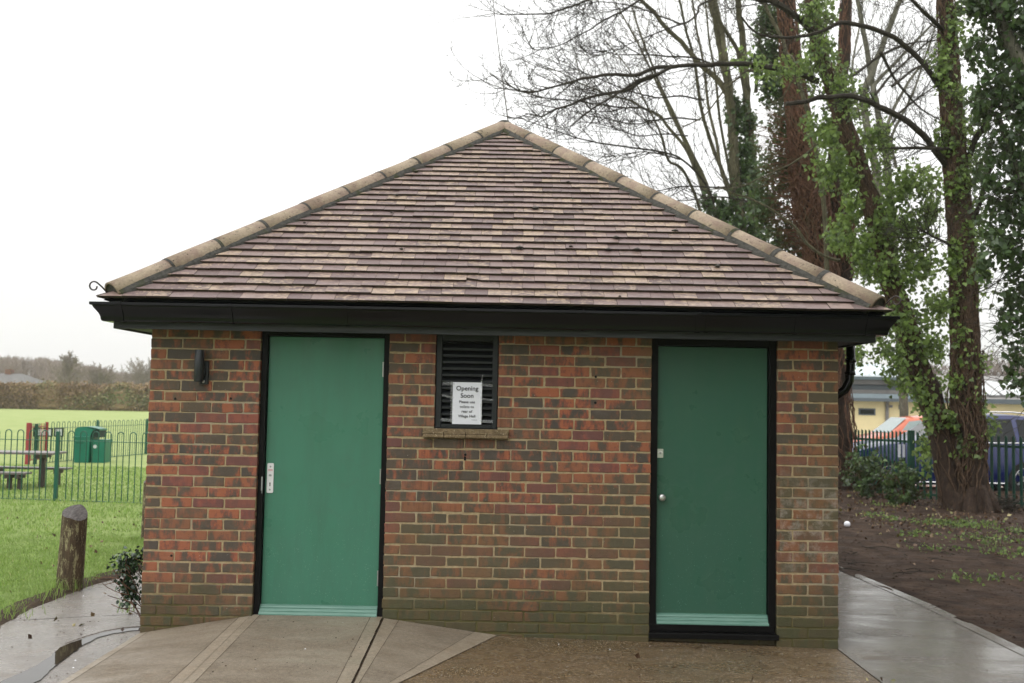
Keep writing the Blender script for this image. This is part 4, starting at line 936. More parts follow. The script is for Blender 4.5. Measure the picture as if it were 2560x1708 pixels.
def grow(mb, p, d, L, r, lev, spread=.7, grav=.0, curl=.25, sides=4, seg=5, kids=6, up=.0, minr=.003, lens=.55, start=.15, tips=None):
    pts = [np.array(p, float)]; d = np.array(d, float); d /= np.linalg.norm(d); ds = [d]
    for i in range(seg):
        d = d+rng.normal(0, curl, 3)*.5+np.array([0, 0, (up-grav*(i/seg))*.5]); d /= np.linalg.norm(d); pts.append(pts[-1]+d*L/seg); ds.append(d)
    rad = [max(minr, r*(1-.85*i/seg)) for i in range(seg+1)]
    mb.tube(pts, rad, sides, cap=False)
    if tips is not None: tips.append(pts[-1])
    if lev > 0:
        for kq in range(kids):
            t = start+(1-start)*(kq+rng.random()*.8)/kids; i = min(seg-1, int(t*seg)); f_ = t*seg-i
            q = pts[i]*(1-f_)+pts[i+1]*f_; sd = np.cross(ds[i], rng.normal(0, 1, 3)); sd /= np.linalg.norm(sd)+1e-9
            nd = ds[i]*(1-spread*.5)+sd*spread; 
            grow(mb, q, nd, L*lens*(1.1-.6*t)*(.7+.5*rng.random()), max(minr, rad[i]*.55), lev-1, spread, grav, curl, max(3, sides-1), max(3, seg-1), max(2, kids-1), up, minr, lens, start)

# ------------------------------------------------------------------ traced trees on the right
def trace(px_pts, Y, dY=0, bend=0):
    n = len(px_pts); out_ = []
    for i, (x, y) in enumerate(px_pts):
        t = i/(n-1); out_.append(at(x, y, Y+dY*t+bend*math.sin(t*math.pi)))
    return np.array(out_)
def resample(P, k_=4):
    P = np.asarray(P); out_ = []
    for i in range(len(P)-1):
        p0 = P[max(0, i-1)]; p1 = P[i]; p2 = P[i+1]; p3 = P[min(len(P)-1, i+2)]
        for t in np.arange(0, 1, 1/k_): out_.append(.5*((2*p1)+(-p0+p2)*t+(2*p0-5*p1+4*p2-p3)*t*t+(-p0+3*p1-3*p2+p3)*t**3))
    out_.append(P[-1]); return np.array(out_)
def limb(mb, P, r0, r1, sides=7, rough=.06, seed=0):
    P = resample(P, 4); n = len(P); rr = np.linspace(r0, r1, n)
    if rough: P = P+np.array([[mnoise.noise(Vector((i*.35, seed, j*7))) for j in range(3)] for i in range(n)])*rough*rr[:, None]*3
    mb.tube(P, rr, sides); return P
def twigs(mb, P, n, L, r, lev=1, up=.35, spread=.75, kids=5, t0=.15, back=0, sides=3, curl=.3):
    n_ = len(P)
    for i in range(n):
        t = t0+(1-t0)*rng.random(); j = min(n_-2, int(t*(n_-1))); q = P[j]; d = P[j+1]-P[j]; d /= np.linalg.norm(d)+1e-9
        sd = np.cross(d, rng.normal(0, 1, 3)); sd /= np.linalg.norm(sd)+1e-9; nd = d*.75+sd*spread*.8
        grow(mb, q, nd, L*(1.15-.6*t)*(.55+.7*rng.random()), r*1.15, lev, spread, 0, curl, sides, 5, max(3, kids-1), up, .0042, .5)
def vines(mb, P, rad, n, r=.012, wob=.9, out_=1.05, seg=30):
    P = resample(P, 6); N = len(P)
    for i in range(n):
        a = rng.random()*2*math.pi; i0 = int(rng.random()*N*.5); i1 = min(N-1, i0+int(N*(.25+.5*rng.random()))); pts = []; da = rng.normal(0, .12)
        ph = rng.random()*9
        for j in range(i0, i1):
            a += da+rng.normal(0, .16); rr = rad[0]+(rad[1]-rad[0])*j/N
            k_ = rr*(out_+.22*mnoise.noise(Vector((j*.5, ph, i)))+.05)
            pts.append(P[j]+np.array([math.cos(a)*k_, math.sin(a)*k_, 0]))
        if len(pts) > 3: mb.tube(pts, r*(.5+rng.random()), 4, cap=False)

def treeroot(name, label, base, group='ivy-clad trees beside the building'):
    return empty(name, (base[0], base[1], -.06), label, 'tree', group)

# tree A: tall stem wrapped in red-brown ivy stems, directly behind the roof's right slope
YA = 13.4
A_px = [(2106, 1232), (2100, 1130), (2086, 1000), (2074, 860), (2062, 720), (2045, 623), (2032, 552), (2022, 482), (2012, 411), (2003, 354), (1995, 283), (1985, 212), (1976, 142), (1971, 71), (1964, 0), (1958, -80)]
PA = trace(A_px, YA); TA = treeroot('ivy_tree', 'tall tree wrapped in a thick mesh of red-brown ivy stems behind the right roof slope', PA[0])
m = MB(); PAr = limb(m, PA, .30, .13, 12, .12); m.build('trunk', 'bark_brown', TA, smooth=True)
m = MB(); vines(m, PA, (.34, .155), 230, .009); vines(m, PA[5:10], (.36, .27), 150, .008, out_=1.10)
E_px = [(2108, 700), (2106, 640), (2106, 576), (2096, 505), (2085, 434), (2090, 364), (2101, 212), (2110, 142), (2113, 71), (2115, 0), (2118, -60)]
PE = trace(E_px, YA+.6)
vines(m, PE[:5], (.28, .19), 150, .008, out_=1.05); vines(m, PE[4:], (.12, .11), 46, .007)
for i in range(260):                     # dead side shoots sticking out to the left
    j = int(rng.integers(18, 40)); q = PAr[j]+np.array([-.25-.1*rng.random(), rng.normal(0, .15), rng.normal(0, .1)])
    d = np.array([-1, rng.normal(0, .6), rng.normal(.25, .35)]); pts = [q]
    for s_ in range(5): d = d+np.array([0, 0, -.05])+rng.normal(0, .16, 3); pts.append(pts[-1]+d/np.linalg.norm(d)*(.09+.11*rng.random()))
    m.tube(pts, [.007, .006, .005, .004, .003, .002], 3, cap=False)
m.build('ivy_stems', 'vine', TA)
m = MB(); limb(m, PE, .2, .1, 9, .1, 3); m.build('limb', 'bark_brown', TA, smooth=True)
def crown(root, blobs, mat, name='ivy', size=.075, hang=.7, shp=LSH, bias=0):
    m = MB()
    for (x, y, rx, ry, Y, n) in blobs:
        C_ = blob(x, y, rx, ry, Y, n); sh = rng.random(len(C_))*.75+.2*rng.random()+bias
        leaves(m, C_, size, shp, hang, shade=sh)
    return m.build(name, mat, root)
crown(TA, [(1925, 60, 36, 60, YA+.4, 800), (1920, 150, 44, 55, YA+.4, 900), (1945, 225, 44, 45, YA+.3, 800), (1965, 320, 42, 55, YA+.4, 800), (1948, 425, 62, 65, YA+.6, 1100), (1925, 520, 60, 55, YA+.6, 900), (1965, 600, 60, 50, YA+.6, 900), (2000, 665, 45, 40, YA+.5, 500), (2060, 470, 30, 60, YA+.7, 300), (2075, 590, 28, 50, YA+.8, 250)], 'ivy_dark')

# tree B: leaning ivy-hung stem in front, forking from the same foot as tree C
YB = 9.6
B_px = [(2385, 1300), (2372, 1200), (2352, 1090), (2326, 1000), (2290, 900), (2262, 800), (2232, 720), (2207, 620), (2184, 530), (2160, 450), (2130, 364), (2101, 283), (2080, 212), (2054, 142), (2037, 71), (2028, 0), (2020, -80)]
PB = trace(B_px, YB, 1.2); TB = treeroot('ivy_tree', 'leaning tree hung with loose light green ivy, just right of the gutter end', PB[0])
m = MB(); PBr = limb(m, PB, .20, .095, 12, .12, 5); m.build('trunk', 'bark_brown', TB, smooth=True)
m = MB(); vines(m, PB, (.19, .10), 110, .008); m.build('ivy_stems', 'vine_brown', TB)
bl = [(2042, 40, 40, 70), (2052, 140, 44, 60), (2085, 215, 55, 45), (1985, 178, 85, 18), (1870, 160, 60, 9), (2125, 262, 55, 36), (2060, 325, 50, 48), (2175, 360, 55, 50), (2100, 400, 50, 36), (2060, 420, 30, 40), (2128, 450, 45, 36), (2225, 470, 60, 50), (2290, 452, 52, 36), (2205, 560, 62, 60), (2130, 520, 40, 44), (2150, 610, 40, 44), (2262, 590, 60, 60), (2316, 540, 34, 50), (2232, 690, 62, 50), (2170, 670, 36, 44), (2300, 660, 40, 50), (2098, 585, 36, 40), (2256, 790, 60, 50), (2180, 820, 44, 30), (2330, 770, 34, 44), (2310, 875, 60, 40), (2140, 880, 22, 30), (2250, 930, 34, 44), (2320, 985, 50, 40), (2230, 880, 44, 30), (2330, 1050, 26, 30), (2308, 1140, 10, 50)]
crown(TB, [(x+6, y, rx*1.1, ry*1.05, YB+1.45-.8*min(1, y/1000), int(rx*ry*.12)+30) for x, y, rx, ry in bl]+[(x, y, rx*.8, ry*.9, YB+.75-.8*min(1, y/1000), int(rx*ry*.085)+16) for x, y, rx, ry in bl], 'ivy_leaf', size=.068)
m = MB()
for pts, r0, r1 in [([(2046, 203), (2007, 188), (1960, 175), (1877, 163), (1806, 160), (1750, 163), (1684, 167), (1648, 184), (1589, 205), (1542, 236), (1490, 266), (1427, 316)], .062, .010),
                    ([(1648, 184), (1601, 205), (1566, 226), (1507, 236), (1455, 250), (1412, 267), (1384, 275), (1353, 291), (1313, 283)], .04, .008),
                    ([(1693, 166), (1640, 170), (1590, 188), (1554, 188), (1518, 187), (1460, 196), (1436, 203), (1400, 213), (1341, 229), (1306, 229), (1264, 210), (1224, 184)], .04, .007),
                    ([(2035, 85), (2009, 57), (1971, 26), (1936, 7), (1889, -6), (1820, -40)], .065, .05)]:
    P = limb(m, trace(pts, YB+1, -.6), r0, r1, 7, .25, 7); twigs(m, P, 16, 1.4, .010, 2, .1)
m.build('branches', 'twig', TB)

# tree C: upright stem with ivy trailing from it
C_px = [(2432, 1305), (2424, 1200), (2420, 1095), (2414, 980), (2413, 865), (2408, 700), (2406, 640), (2397, 520), (2390, 436), (2382, 330), (2375, 218), (2370, 110), (2364, 0), (2360, -90)]
PC = trace(C_px, YB); TC = treeroot('ivy_tree', 'upright tree with fibrous brown ivy stems, its wide foot by the palisade fence', PC[0])
m = MB(); limb(m, PC, .235, .11, 14, .12, 9)
for a in np.linspace(0, 2*math.pi, 9, endpoint=False):       # root flare
    p = PC[0]; m.tube([p+np.array([math.cos(a)*.1, math.sin(a)*.1, .75]), p+np.array([math.cos(a)*.27, math.sin(a)*.27, .32]), p+np.array([math.cos(a)*.42, math.sin(a)*.42, .06]), p+np.array([math.cos(a)*.62, math.sin(a)*.62, -.1])], [.1, .14, .12, .04], 7)
m.build('trunk', 'bark_brown', TC, smooth=True)
m = MB(); vines(m, PC, (.235, .125), 210, .0075); vines(m, PC[:5], (.27, .24), 60, .009); m.build('ivy_stems', 'vine_brown', TC)
bl = [(2385, 60, 30, 60), (2372, 150, 30, 40), (2392, 225, 45, 36), (2350, 175, 24, 30), (2400, 330, 50, 50), (2362, 350, 22, 40), (2420, 430, 44, 50), (2385, 480, 34, 30), (2425, 560, 40, 60), (2385, 650, 30, 60), (2440, 700, 30, 60), (2395, 760, 20, 40), (2400, 860, 20, 40), (2440, 905, 26, 30), (2395, 960, 20, 40), (2445, 1010, 20, 36), (2380, 1040, 18, 26), (2478, 1060, 14, 24), (2420, 1120, 22, 30)]
crown(TC, [(x, y, rx, ry, YB-.15, int(rx*ry*.12)+26) for x, y, rx, ry in bl], 'ivy_leaf', size=.066)
m = MB()
for pts, r0, r1 in [([(2392, 430), (2366, 411), (2334, 370), (2306, 335), (2258, 297), (2196, 267), (2160, 248), (2115, 240), (2054, 245), (2007, 255), (1964, 260)], .062, .036),
                    ([(2376, 250), (2341, 204), (2309, 159), (2267, 118), (2226, 89), (2152, 64), (2101, 56), (2089, 61), (2042, 83), (2007, 90), (1971, 94), (1936, 92), (1912, 90), (1879, 73), (1853, 42)], .052, .015),
                    ([(2385, 372), (2366, 373), (2290, 370), (2229, 370)], .04, .022), ([(2372, 90), (2300, 20), (2250, -30)], .04, .02), ([(2380, 20), (2450, 20), (2560, -20)], .04, .02),
                    ([(2404, 640), (2370, 610), (2330, 590), (2292, 567)], .03, .012), ([(2410, 420), (2440, 350), (2470, 300), (2500, 200)], .06, .04), ([(2415, 600), (2440, 540), (2460, 470), (2480, 400)], .05, .03)]:
    P = limb(m, trace(pts, YB, -.7), r0, r1, 7, .25, 11); twigs(m, P, 16, 1.1, .008, 2, .15)
for pts in [[(2341, 86), (2283, 137), (2226, 191), (2187, 236)], [(2347, 207), (2283, 255), (2251, 281), (2219, 322)], [(2347, 150), (2290, 170), (2230, 215)], [(2350, 100), (2270, 110), (2200, 140), (2130, 190)], [(2350, 300), (2300, 270), (2240, 200), (2200, 130)]]:
    P = limb(m, trace(pts[::-1], YB+3, 1), .035, .012, 5, .25); twigs(m, P, 14, 1.0, .007, 1, .3)
m.build('branches', 'twig', TC)
# cut stub at the foot of tree C
m = MB(); p = at(2452, 1262, YB-.35); tag(m.tube([p-np.array([0, 0, .25]), p+np.array([0, 0, .12]), p+np.array([0, .02, .26])], [.075, .07, .066], 12) or m.build('tree_stump', 'bark_brown'), 'short sawn-off stub standing against the foot of the upright ivy tree', 'stump')

# tree D: dark evergreen mass at the right-hand edge of the picture, nearer
YD = 6.2; P0 = gz(2700, 1420, -.06)
TD = treeroot('ivy_tree', 'dark ivy-smothered tree reaching in from the right-hand edge', (10.2, YD, 0))
m = MB(); PD = trace([(2720, 1420), (2710, 1100), (2690, 800), (2650, 500), (2590, 260), (2530, 120), (2484, -10)], YD, 0); limb(m, PD, .24, .07, 10, .15, 13)
P = limb(m, trace([(2680, 700), (2600, 560), (2540, 420), (2500, 300)], YD), .1, .03, 7); m.build('trunk', 'bark_grey', TD, smooth=True)
bl = [(2470, 30, 50, 50), (2540, 90, 60, 80), (2455, 130, 40, 55), (2500, 200, 60, 70), (2560, 280, 40, 90), (2460, 260, 34, 44), (2500, 350, 50, 60), (2550, 430, 44, 70), (2470, 440, 34, 44), (2520, 520, 50, 50), (2470, 560, 30, 34), (2555, 600, 34, 60), (2510, 640, 44, 44), (2460, 650, 22, 30), (2545, 720, 34, 44), (2560, 810, 30, 50), (2520, 800, 22, 24), (2556, 900, 24, 34), (2550, 960, 20, 30), (2640, 100, 80, 120), (2650, 350, 80, 160), (2650, 620, 80, 130), (2640, 860, 60, 100), (2440, 0, 40, 30), (2760, 300, 90, 300), (2540, -60, 140, 80)]
crown(TD, [(x, y, rx, ry, YD, int(rx*ry*.085)+40) for x, y, rx, ry in bl], 'ivy_dark', size=.074)
m = MB()
for x, y, rx, ry in bl[:19]:
    for i in range(4):
        p = at(x+rng.normal(0, rx*.4), y+rng.normal(0, ry*.4), YD); grow(m, p+np.array([.5, 0, 0]), (-1, rng.normal(0, .4), rng.normal(0, .5)), 1.1, .010, 1, .7, 0, .3, 3, 5, 5)
m.build('branches', 'twig', TD)

# evergreens off to the right of the camera, the ones mirrored in the car window
for i, (cx_, cy_, cz_, rx_, rz_) in enumerate([(9.0, -3.0, 5.2, 2.9, 3.9), (8.2, -9.5, 5.5, 3.2, 4.2)]):
    T = treeroot('ivy_tree', ['dense evergreen tree just outside the right edge, level with the front wall', 'dense evergreen tree behind the camera on the right'][i], (cx_, cy_, 0), 'evergreens beside the camera')
    m = MB(); limb(m, np.array([(cx_, cy_, -.1), (cx_+.1, cy_, 2), (cx_, cy_+.1, 5), (cx_+.1, cy_, 8)]), .3, .08, 9, .1, 21)
    for q in range(14): grow(m, (cx_, cy_, 1.8+.4*q), (rng.normal(), rng.normal(), .5), 2.6, .06, 1, .6, 0, .25, 4, 5, 5)
    m.build('trunk', 'bark_brown', T, smooth=True)
    n = 11000; u_ = rng.normal(0, 1, (n, 3)); u_ /= np.linalg.norm(u_, axis=1)[:, None]; r_ = rng.random(n)**.33
    C_ = np.array([cx_, cy_, cz_])+u_*r_[:, None]*np.array([rx_, rx_, rz_])*(1+.18*np.array([mnoise.noise(Vector(a*2.2)) for a in u_]))[:, None]
    m = MB(); leaves(m, C_, .20, LSH4, .5); m.build('crown', 'ivy_dark', T)

# tree F: many-stemmed bare tree with an ivy skirt, behind the roof
YF = 19.0
TF = treeroot('bare_tree', 'many-stemmed bare tree with an ivy-covered waist, arching over the roof', (at(1835, 620, YF)[0], YF, 0))
m = MB()
stems = [([(1905, 1150), (1885, 900), (1860, 650), (1840, 450), (1830, 300), (1823, 224), (1811, 165), (1799, 106), (1790, 59), (1778, 12), (1765, -60)], .17, .07), ([(1830, 300), (1822, 200), (1813, 142), (1804, 71), (1792, 24), (1780, -50)], .08, .05),
         ([(1925, 1150), (1905, 850), (1885, 600), (1874, 400), (1868, 250), (1865, 212), (1860, 142), (1853, 71), (1846, 12), (1836, -60)], .14, .07), ([(1868, 250), (1851, 165), (1842, 123), (1818, 83), (1794, 40), (1776, -40)], .07, .04),
         ([(1890, 230), (1898, 120), (1910, 30), (1915, -60)], .05, .035), ([(1835, 260), (1805, 215), (1790, 195), (1755, 165), (1719, 123), (1691, 94), (1660, 64), (1632, 28), (1596, -8), (1560, -60)], .085, .045),
         ([(1865, 640), (1845, 540), (1822, 470), (1795, 400), (1765, 320), (1748, 240), (1735, 150), (1712, 60), (1690, -30)], .075, .03), ([(1900, 800), (1865, 600), (1830, 500), (1805, 430), (1790, 350), (1770, 260), (1760, 170), (1740, 60), (1725, -30)], .06, .025),
         ([(1795, 560), (1765, 460), (1728, 380), (1690, 300), (1650, 210), (1610, 110), (1580, 20)], .065, .02), ([(1770, 520), (1745, 440), (1710, 350), (1668, 265), (1630, 180), (1585, 90), (1540, 10)], .055, .018),
         ([(1830, 470), (1800, 300), (1790, 200), (1770, 80), (1762, -20)], .04, .02), ([(1780, 500), (1742, 430), (1712, 368), (1667, 314), (1648, 288), (1608, 271), (1577, 252), (1530, 241), (1495, 226), (1443, 205), (1400, 180), (1340, 160)], .055, .008),
         ([(1760, 560), (1735, 480), (1702, 420), (1670, 400), (1650, 330), (1610, 250), (1570, 170), (1510, 100)], .045, .012)]
for pts, r0, r1 in stems:
    P = limb(m, trace(pts, YF, rng.normal(0, .8), rng.normal(0, .8)), r0, r1, 8, .2, len(pts)); twigs(m, P, 9, 2.6, .010, 2, .25, .6, t0=.45)
m.build('stems', 'bark_olive', TF)
crown(TF, [(1832, 270, 20, 40, YF, 260), (1858, 300, 34, 44, YF, 420), (1855, 380, 40, 50, YF, 600), (1865, 460, 40, 56, YF, 600), (1845, 520, 36, 44, YF, 450), (1880, 590, 44, 60, YF, 600), (1900, 660, 40, 50, YF, 400), (1790, 525, 34, 26, YF, 260), (1762, 505, 20, 20, YF, 120), (1815, 560, 40, 34, YF, 350), (1900, 500, 24, 60, YF+1, 250), (1885, 400, 20, 80, YF+1, 260)], 'ivy_dark', size=.10, bias=.1)
m = MB()
arcs = [([(1628, 283), (1608, 271), (1577, 269), (1554, 269), (1493, 261), (1436, 252), (1365, 245), (1301, 229), (1266, 222), (1238, 220), (1200, 196)], .028, .006), ([(1784, 509), (1770, 470), (1738, 428), (1700, 396), (1663, 382), (1600, 372), (1507, 359), (1471, 352), (1412, 335), (1332, 307), (1301, 295), (1278, 302)], .034, .007),
        ([(1560, -40), (1520, -25), (1471, 0), (1412, 22), (1365, 34), (1301, 36), (1271, 37), (1238, 33), (1210, 12)], .034, .006), ([(1640, -30), (1599, 0), (1568, 21), (1535, 38), (1504, 54), (1481, 71), (1443, 90), (1405, 111), (1360, 123), (1332, 123), (1320, 105)], .034, .006),
        ([(1800, -10), (1750, 14), (1745, 31), (1724, 52), (1672, 71), (1632, 87), (1587, 104), (1549, 123), (1523, 133), (1478, 142)], .032, .006), ([(1800, 165), (1731, 144), (1672, 142), (1625, 137), (1578, 137), (1540, 137), (1507, 127), (1448, 127)], .026, .006),
        ([(1842, 469), (1790, 468), (1700, 467), (1620, 480), (1560, 460)], .026, .008), ([(1870, 505), (1837, 496), (1783, 493), (1700, 503), (1640, 500)], .026, .008), ([(1700, 399), (1650, 385), (1600, 380), (1540, 390), (1500, 380)], .02, .006),
        ([(1750, 300), (1690, 295), (1640, 300), (1590, 310), (1530, 300), (1480, 280), (1420, 280)], .022, .006), ([(1760, 250), (1700, 240), (1650, 245), (1600, 235), (1540, 215), (1480, 190), (1400, 160), (1330, 140)], .024, .006),
        ([(1720, 340), (1660, 335), (1600, 340), (1560, 330), (1500, 310), (1440, 305)], .02, .006), ([(1700, 60), (1650, 40), (1580, 15), (1500, 5), (1440, 15)], .022, .006)]
for pts, r0, r1 in arcs:
    P = limb(m, trace(pts, YF-2, -1.5), r0, r1, 6, .3, len(pts)); twigs(m, P, 17, 2.1, .010, 2, .3, .7)
m.build('branches', 'twig', TF)
# front olive shoots crossing tree A
T2 = treeroot('bare_tree', 'slim pale olive sapling crossing in front of the red-stemmed ivy tree', (at(2120, 700, 12)[0], 12, 0))
m = MB()
for pts, r0, r1 in [([(2060, 1180), (2070, 700), (2045, 400), (1988, 175), (1967, 130), (1948, 83), (1912, 12), (1895, -40)], .05, .03), ([(2090, 330), (2082, 340), (2035, 368), (1988, 404), (1936, 430), (1879, 456), (1842, 469), (1760, 474)], .028, .008), ([(2100, 650), (2060, 640), (2019, 611), (1995, 576), (1960, 545), (1903, 510), (1865, 493), (1832, 484), (1794, 465)], .035, .012), ([(1990, 185), (1960, 240), (1950, 280)], .015, .007), ([(1975, 170), (1905, 175), (1870, 180), (1830, 207), (1800, 240), (1760, 290), (1700, 320)], .03, .010)]:
    P = limb(m, trace(pts, 12, .3), r0, r1, 6, .3, 3); twigs(m, P, 8, .8, .006, 1, .2)
m.build('stems', 'bark_olive', T2)
# grey oblique stems in the gap between B and C
T3 = treeroot('bare_tree', 'bare grey tree of oblique stems seen in the gap between the two ivy trees', (at(2240, 900, 22)[0], 22, 0))
m = MB()
for pts, r0, r1 in [([(2260, 1100), (2240, 700), (2218, 400), (2210, 351), (2197, 287), (2181, 207), (2165, 112), (2143, 0), (2135, -60)], .13, .06), ([(2200, 500), (2160, 260), (2178, 191), (2197, 134), (2219, 80), (2251, 0), (2270, -60)], .12, .07), ([(2180, 236), (2187, 210), (2226, 170), (2283, 110), (2341, 50)], .07, .03), ([(2210, 330), (2240, 260), (2290, 180), (2350, 120)], .06, .03), ([(2240, 420), (2230, 340), (2280, 240), (2320, 120), (2350, 30)], .05, .02), ([(2150, 300), (2130, 180), (2150, 60), (2160, -30)], .04, .02)]:
    P = limb(m, trace(pts, 22, 1), r0, r1, 7, .2, 5); twigs(m, P, 16, 2.4, .011, 2, .35, .6, t0=.3)
m.build('stems', 'bark_grey', T3)
# bare far trees on the right, behind the roof
for i, (px, h, lab) in enumerate([(1600, 8.5, 'fine-twigged bare tree low behind the middle of the right roof slope'), (1720, 10, 'bare tree farther off, behind the ivy-waisted stems'), (1480, 7.5, 'small bare tree whose twigs just clear the upper right roof slope')]):
    Yq = 33+i*2; b = at(px, 1100, Yq); b[2] = -.1
    T = treeroot('bare_tree', lab, b, 'bare trees far behind the roof'); m = MB()
    grow(m, b, (0.02, 0, 1), h*.35, .16, 0, sides=7)
    for kq in range(9): grow(m, b+np.array([0, 0, h*.2+.12*kq]), (rng.normal(0, .35), rng.normal(0, .35), 1), h*.72, .075, 3, .55, 0, .25, 5, 6, 6, .25, .006, .52)
    m.build('crown', 'bark_olive', T)

# ------------------------------------------------------------------ palisade fence
def palisade(p0, p1, n, name, label, z0, z1, endpost=None, w_=.045):
    p0, p1 = np.array(p0[:2]), np.array(p1[:2]); L = np.linalg.norm(p1-p0); d = (p1-p0)/L; nr = np.array([d[1], -d[0]])
    if nr[1] > 0: nr = -nr
    T = empty(name, (p0[0], p0[1], -.08), label, 'fence')
    for i in range(n):
        q = p0+d*(L*(i+.5)/n); m = MB(); tp = z1+rng.normal(0, .006)
        pr = [(-w_/2, 0), (-w_/4, .016), (w_/4, .016), (w_/2, 0)]
        V = []
        for z, kx in ((z0, 1), (tp-.05, 1), (tp, .75)):
            for a, b in pr: V.append((q[0]+d[0]*a*kx+nr[0]*(b+.02), q[1]+d[1]*a*kx+nr[1]*(b+.02), z - (.02 if (z == tp and a > 0) else 0)))
        V += [(x-nr[0]*.006, y-nr[1]*.006, z) for x, y, z in V]
        F_ = []
        for l_ in range(2):
            for j in range(3): F_ += [(l_*4+j, l_*4+j+1, (l_+1)*4+j+1, (l_+1)*4+j), (12+l_*4+j+1, 12+l_*4+j, 12+(l_+1)*4+j, 12+(l_+1)*4+j+1)]
            F_ += [(l_*4, (l_+1)*4, 12+(l_+1)*4, 12+l_*4), (l_*4+3, 12+l_*4+3, 12+(l_+1)*4+3, (l_+1)*4+3)]
        F_ += [(8, 9, 21, 20), (9, 10, 22, 21), (10, 11, 23, 22)]
        m.add(V, F_); m.build('pale', 'fence_dark', T)
    for z in (z1-.2, z0+.25):
        m = MB(); A = p0; B = p1; V = []
        for q in (A, B):
            for o_, zz in ((-.02, -.022), (.012, -.022), (.012, .022), (-.02, .022)): V.append((q[0]-nr[0]*.0+nr[0]*o_, q[1]+nr[1]*o_, z+zz))
        m.add(V, [(0, 1, 2, 3), (4, 7, 6, 5), (0, 4, 5, 1), (1, 5, 6, 2), (2, 6, 7, 3), (3, 7, 4, 0)]); m.build('rail', 'fence_dark', T)
    if endpost is not None:
        for q in endpost:
            m = MB(); m.bbox(q[0]-.05, q[0]+.05, q[1]-.05, q[1]+.05, z0-.1, z1+.02, .005); m.build('post', 'fence_dark', T)
    return T
fp = at(2278, 1100, 11.85); fl = at(2100, 1100, 13.6); fr = at(2640, 1100, 9.7)
palisade(fl, fp, 19, 'palisade_fence', 'green palisade fence with close-set pales, left of the thick green gate post', -.1, 1.22, [fp])
f2 = fp+(fr-fp)*.03
palisade(f2, fr, 20, 'palisade_fence', 'green palisade fence with wider-set pales running to the right of the ivy trees', -.2, 1.22, [fr], .055)
for i, (x0, x1) in enumerate(((2240.5, 2247.5), (2252, 2259))):
    Yn = 12.05; A = at(x0, 1110, Yn); B = at(x1, 1143, Yn); m = MB(); m.bbox(A[0], B[0], Yn-.09, Yn-.085, B[2], A[2], .001)
    tag(m.build('paper_strip', 'paper'), ['white paper strip tied to the palisade, the left of two', 'white paper strip tied to the palisade, the right one, next to the thick post'][i], 'sign', 'paper strips on the palisade')

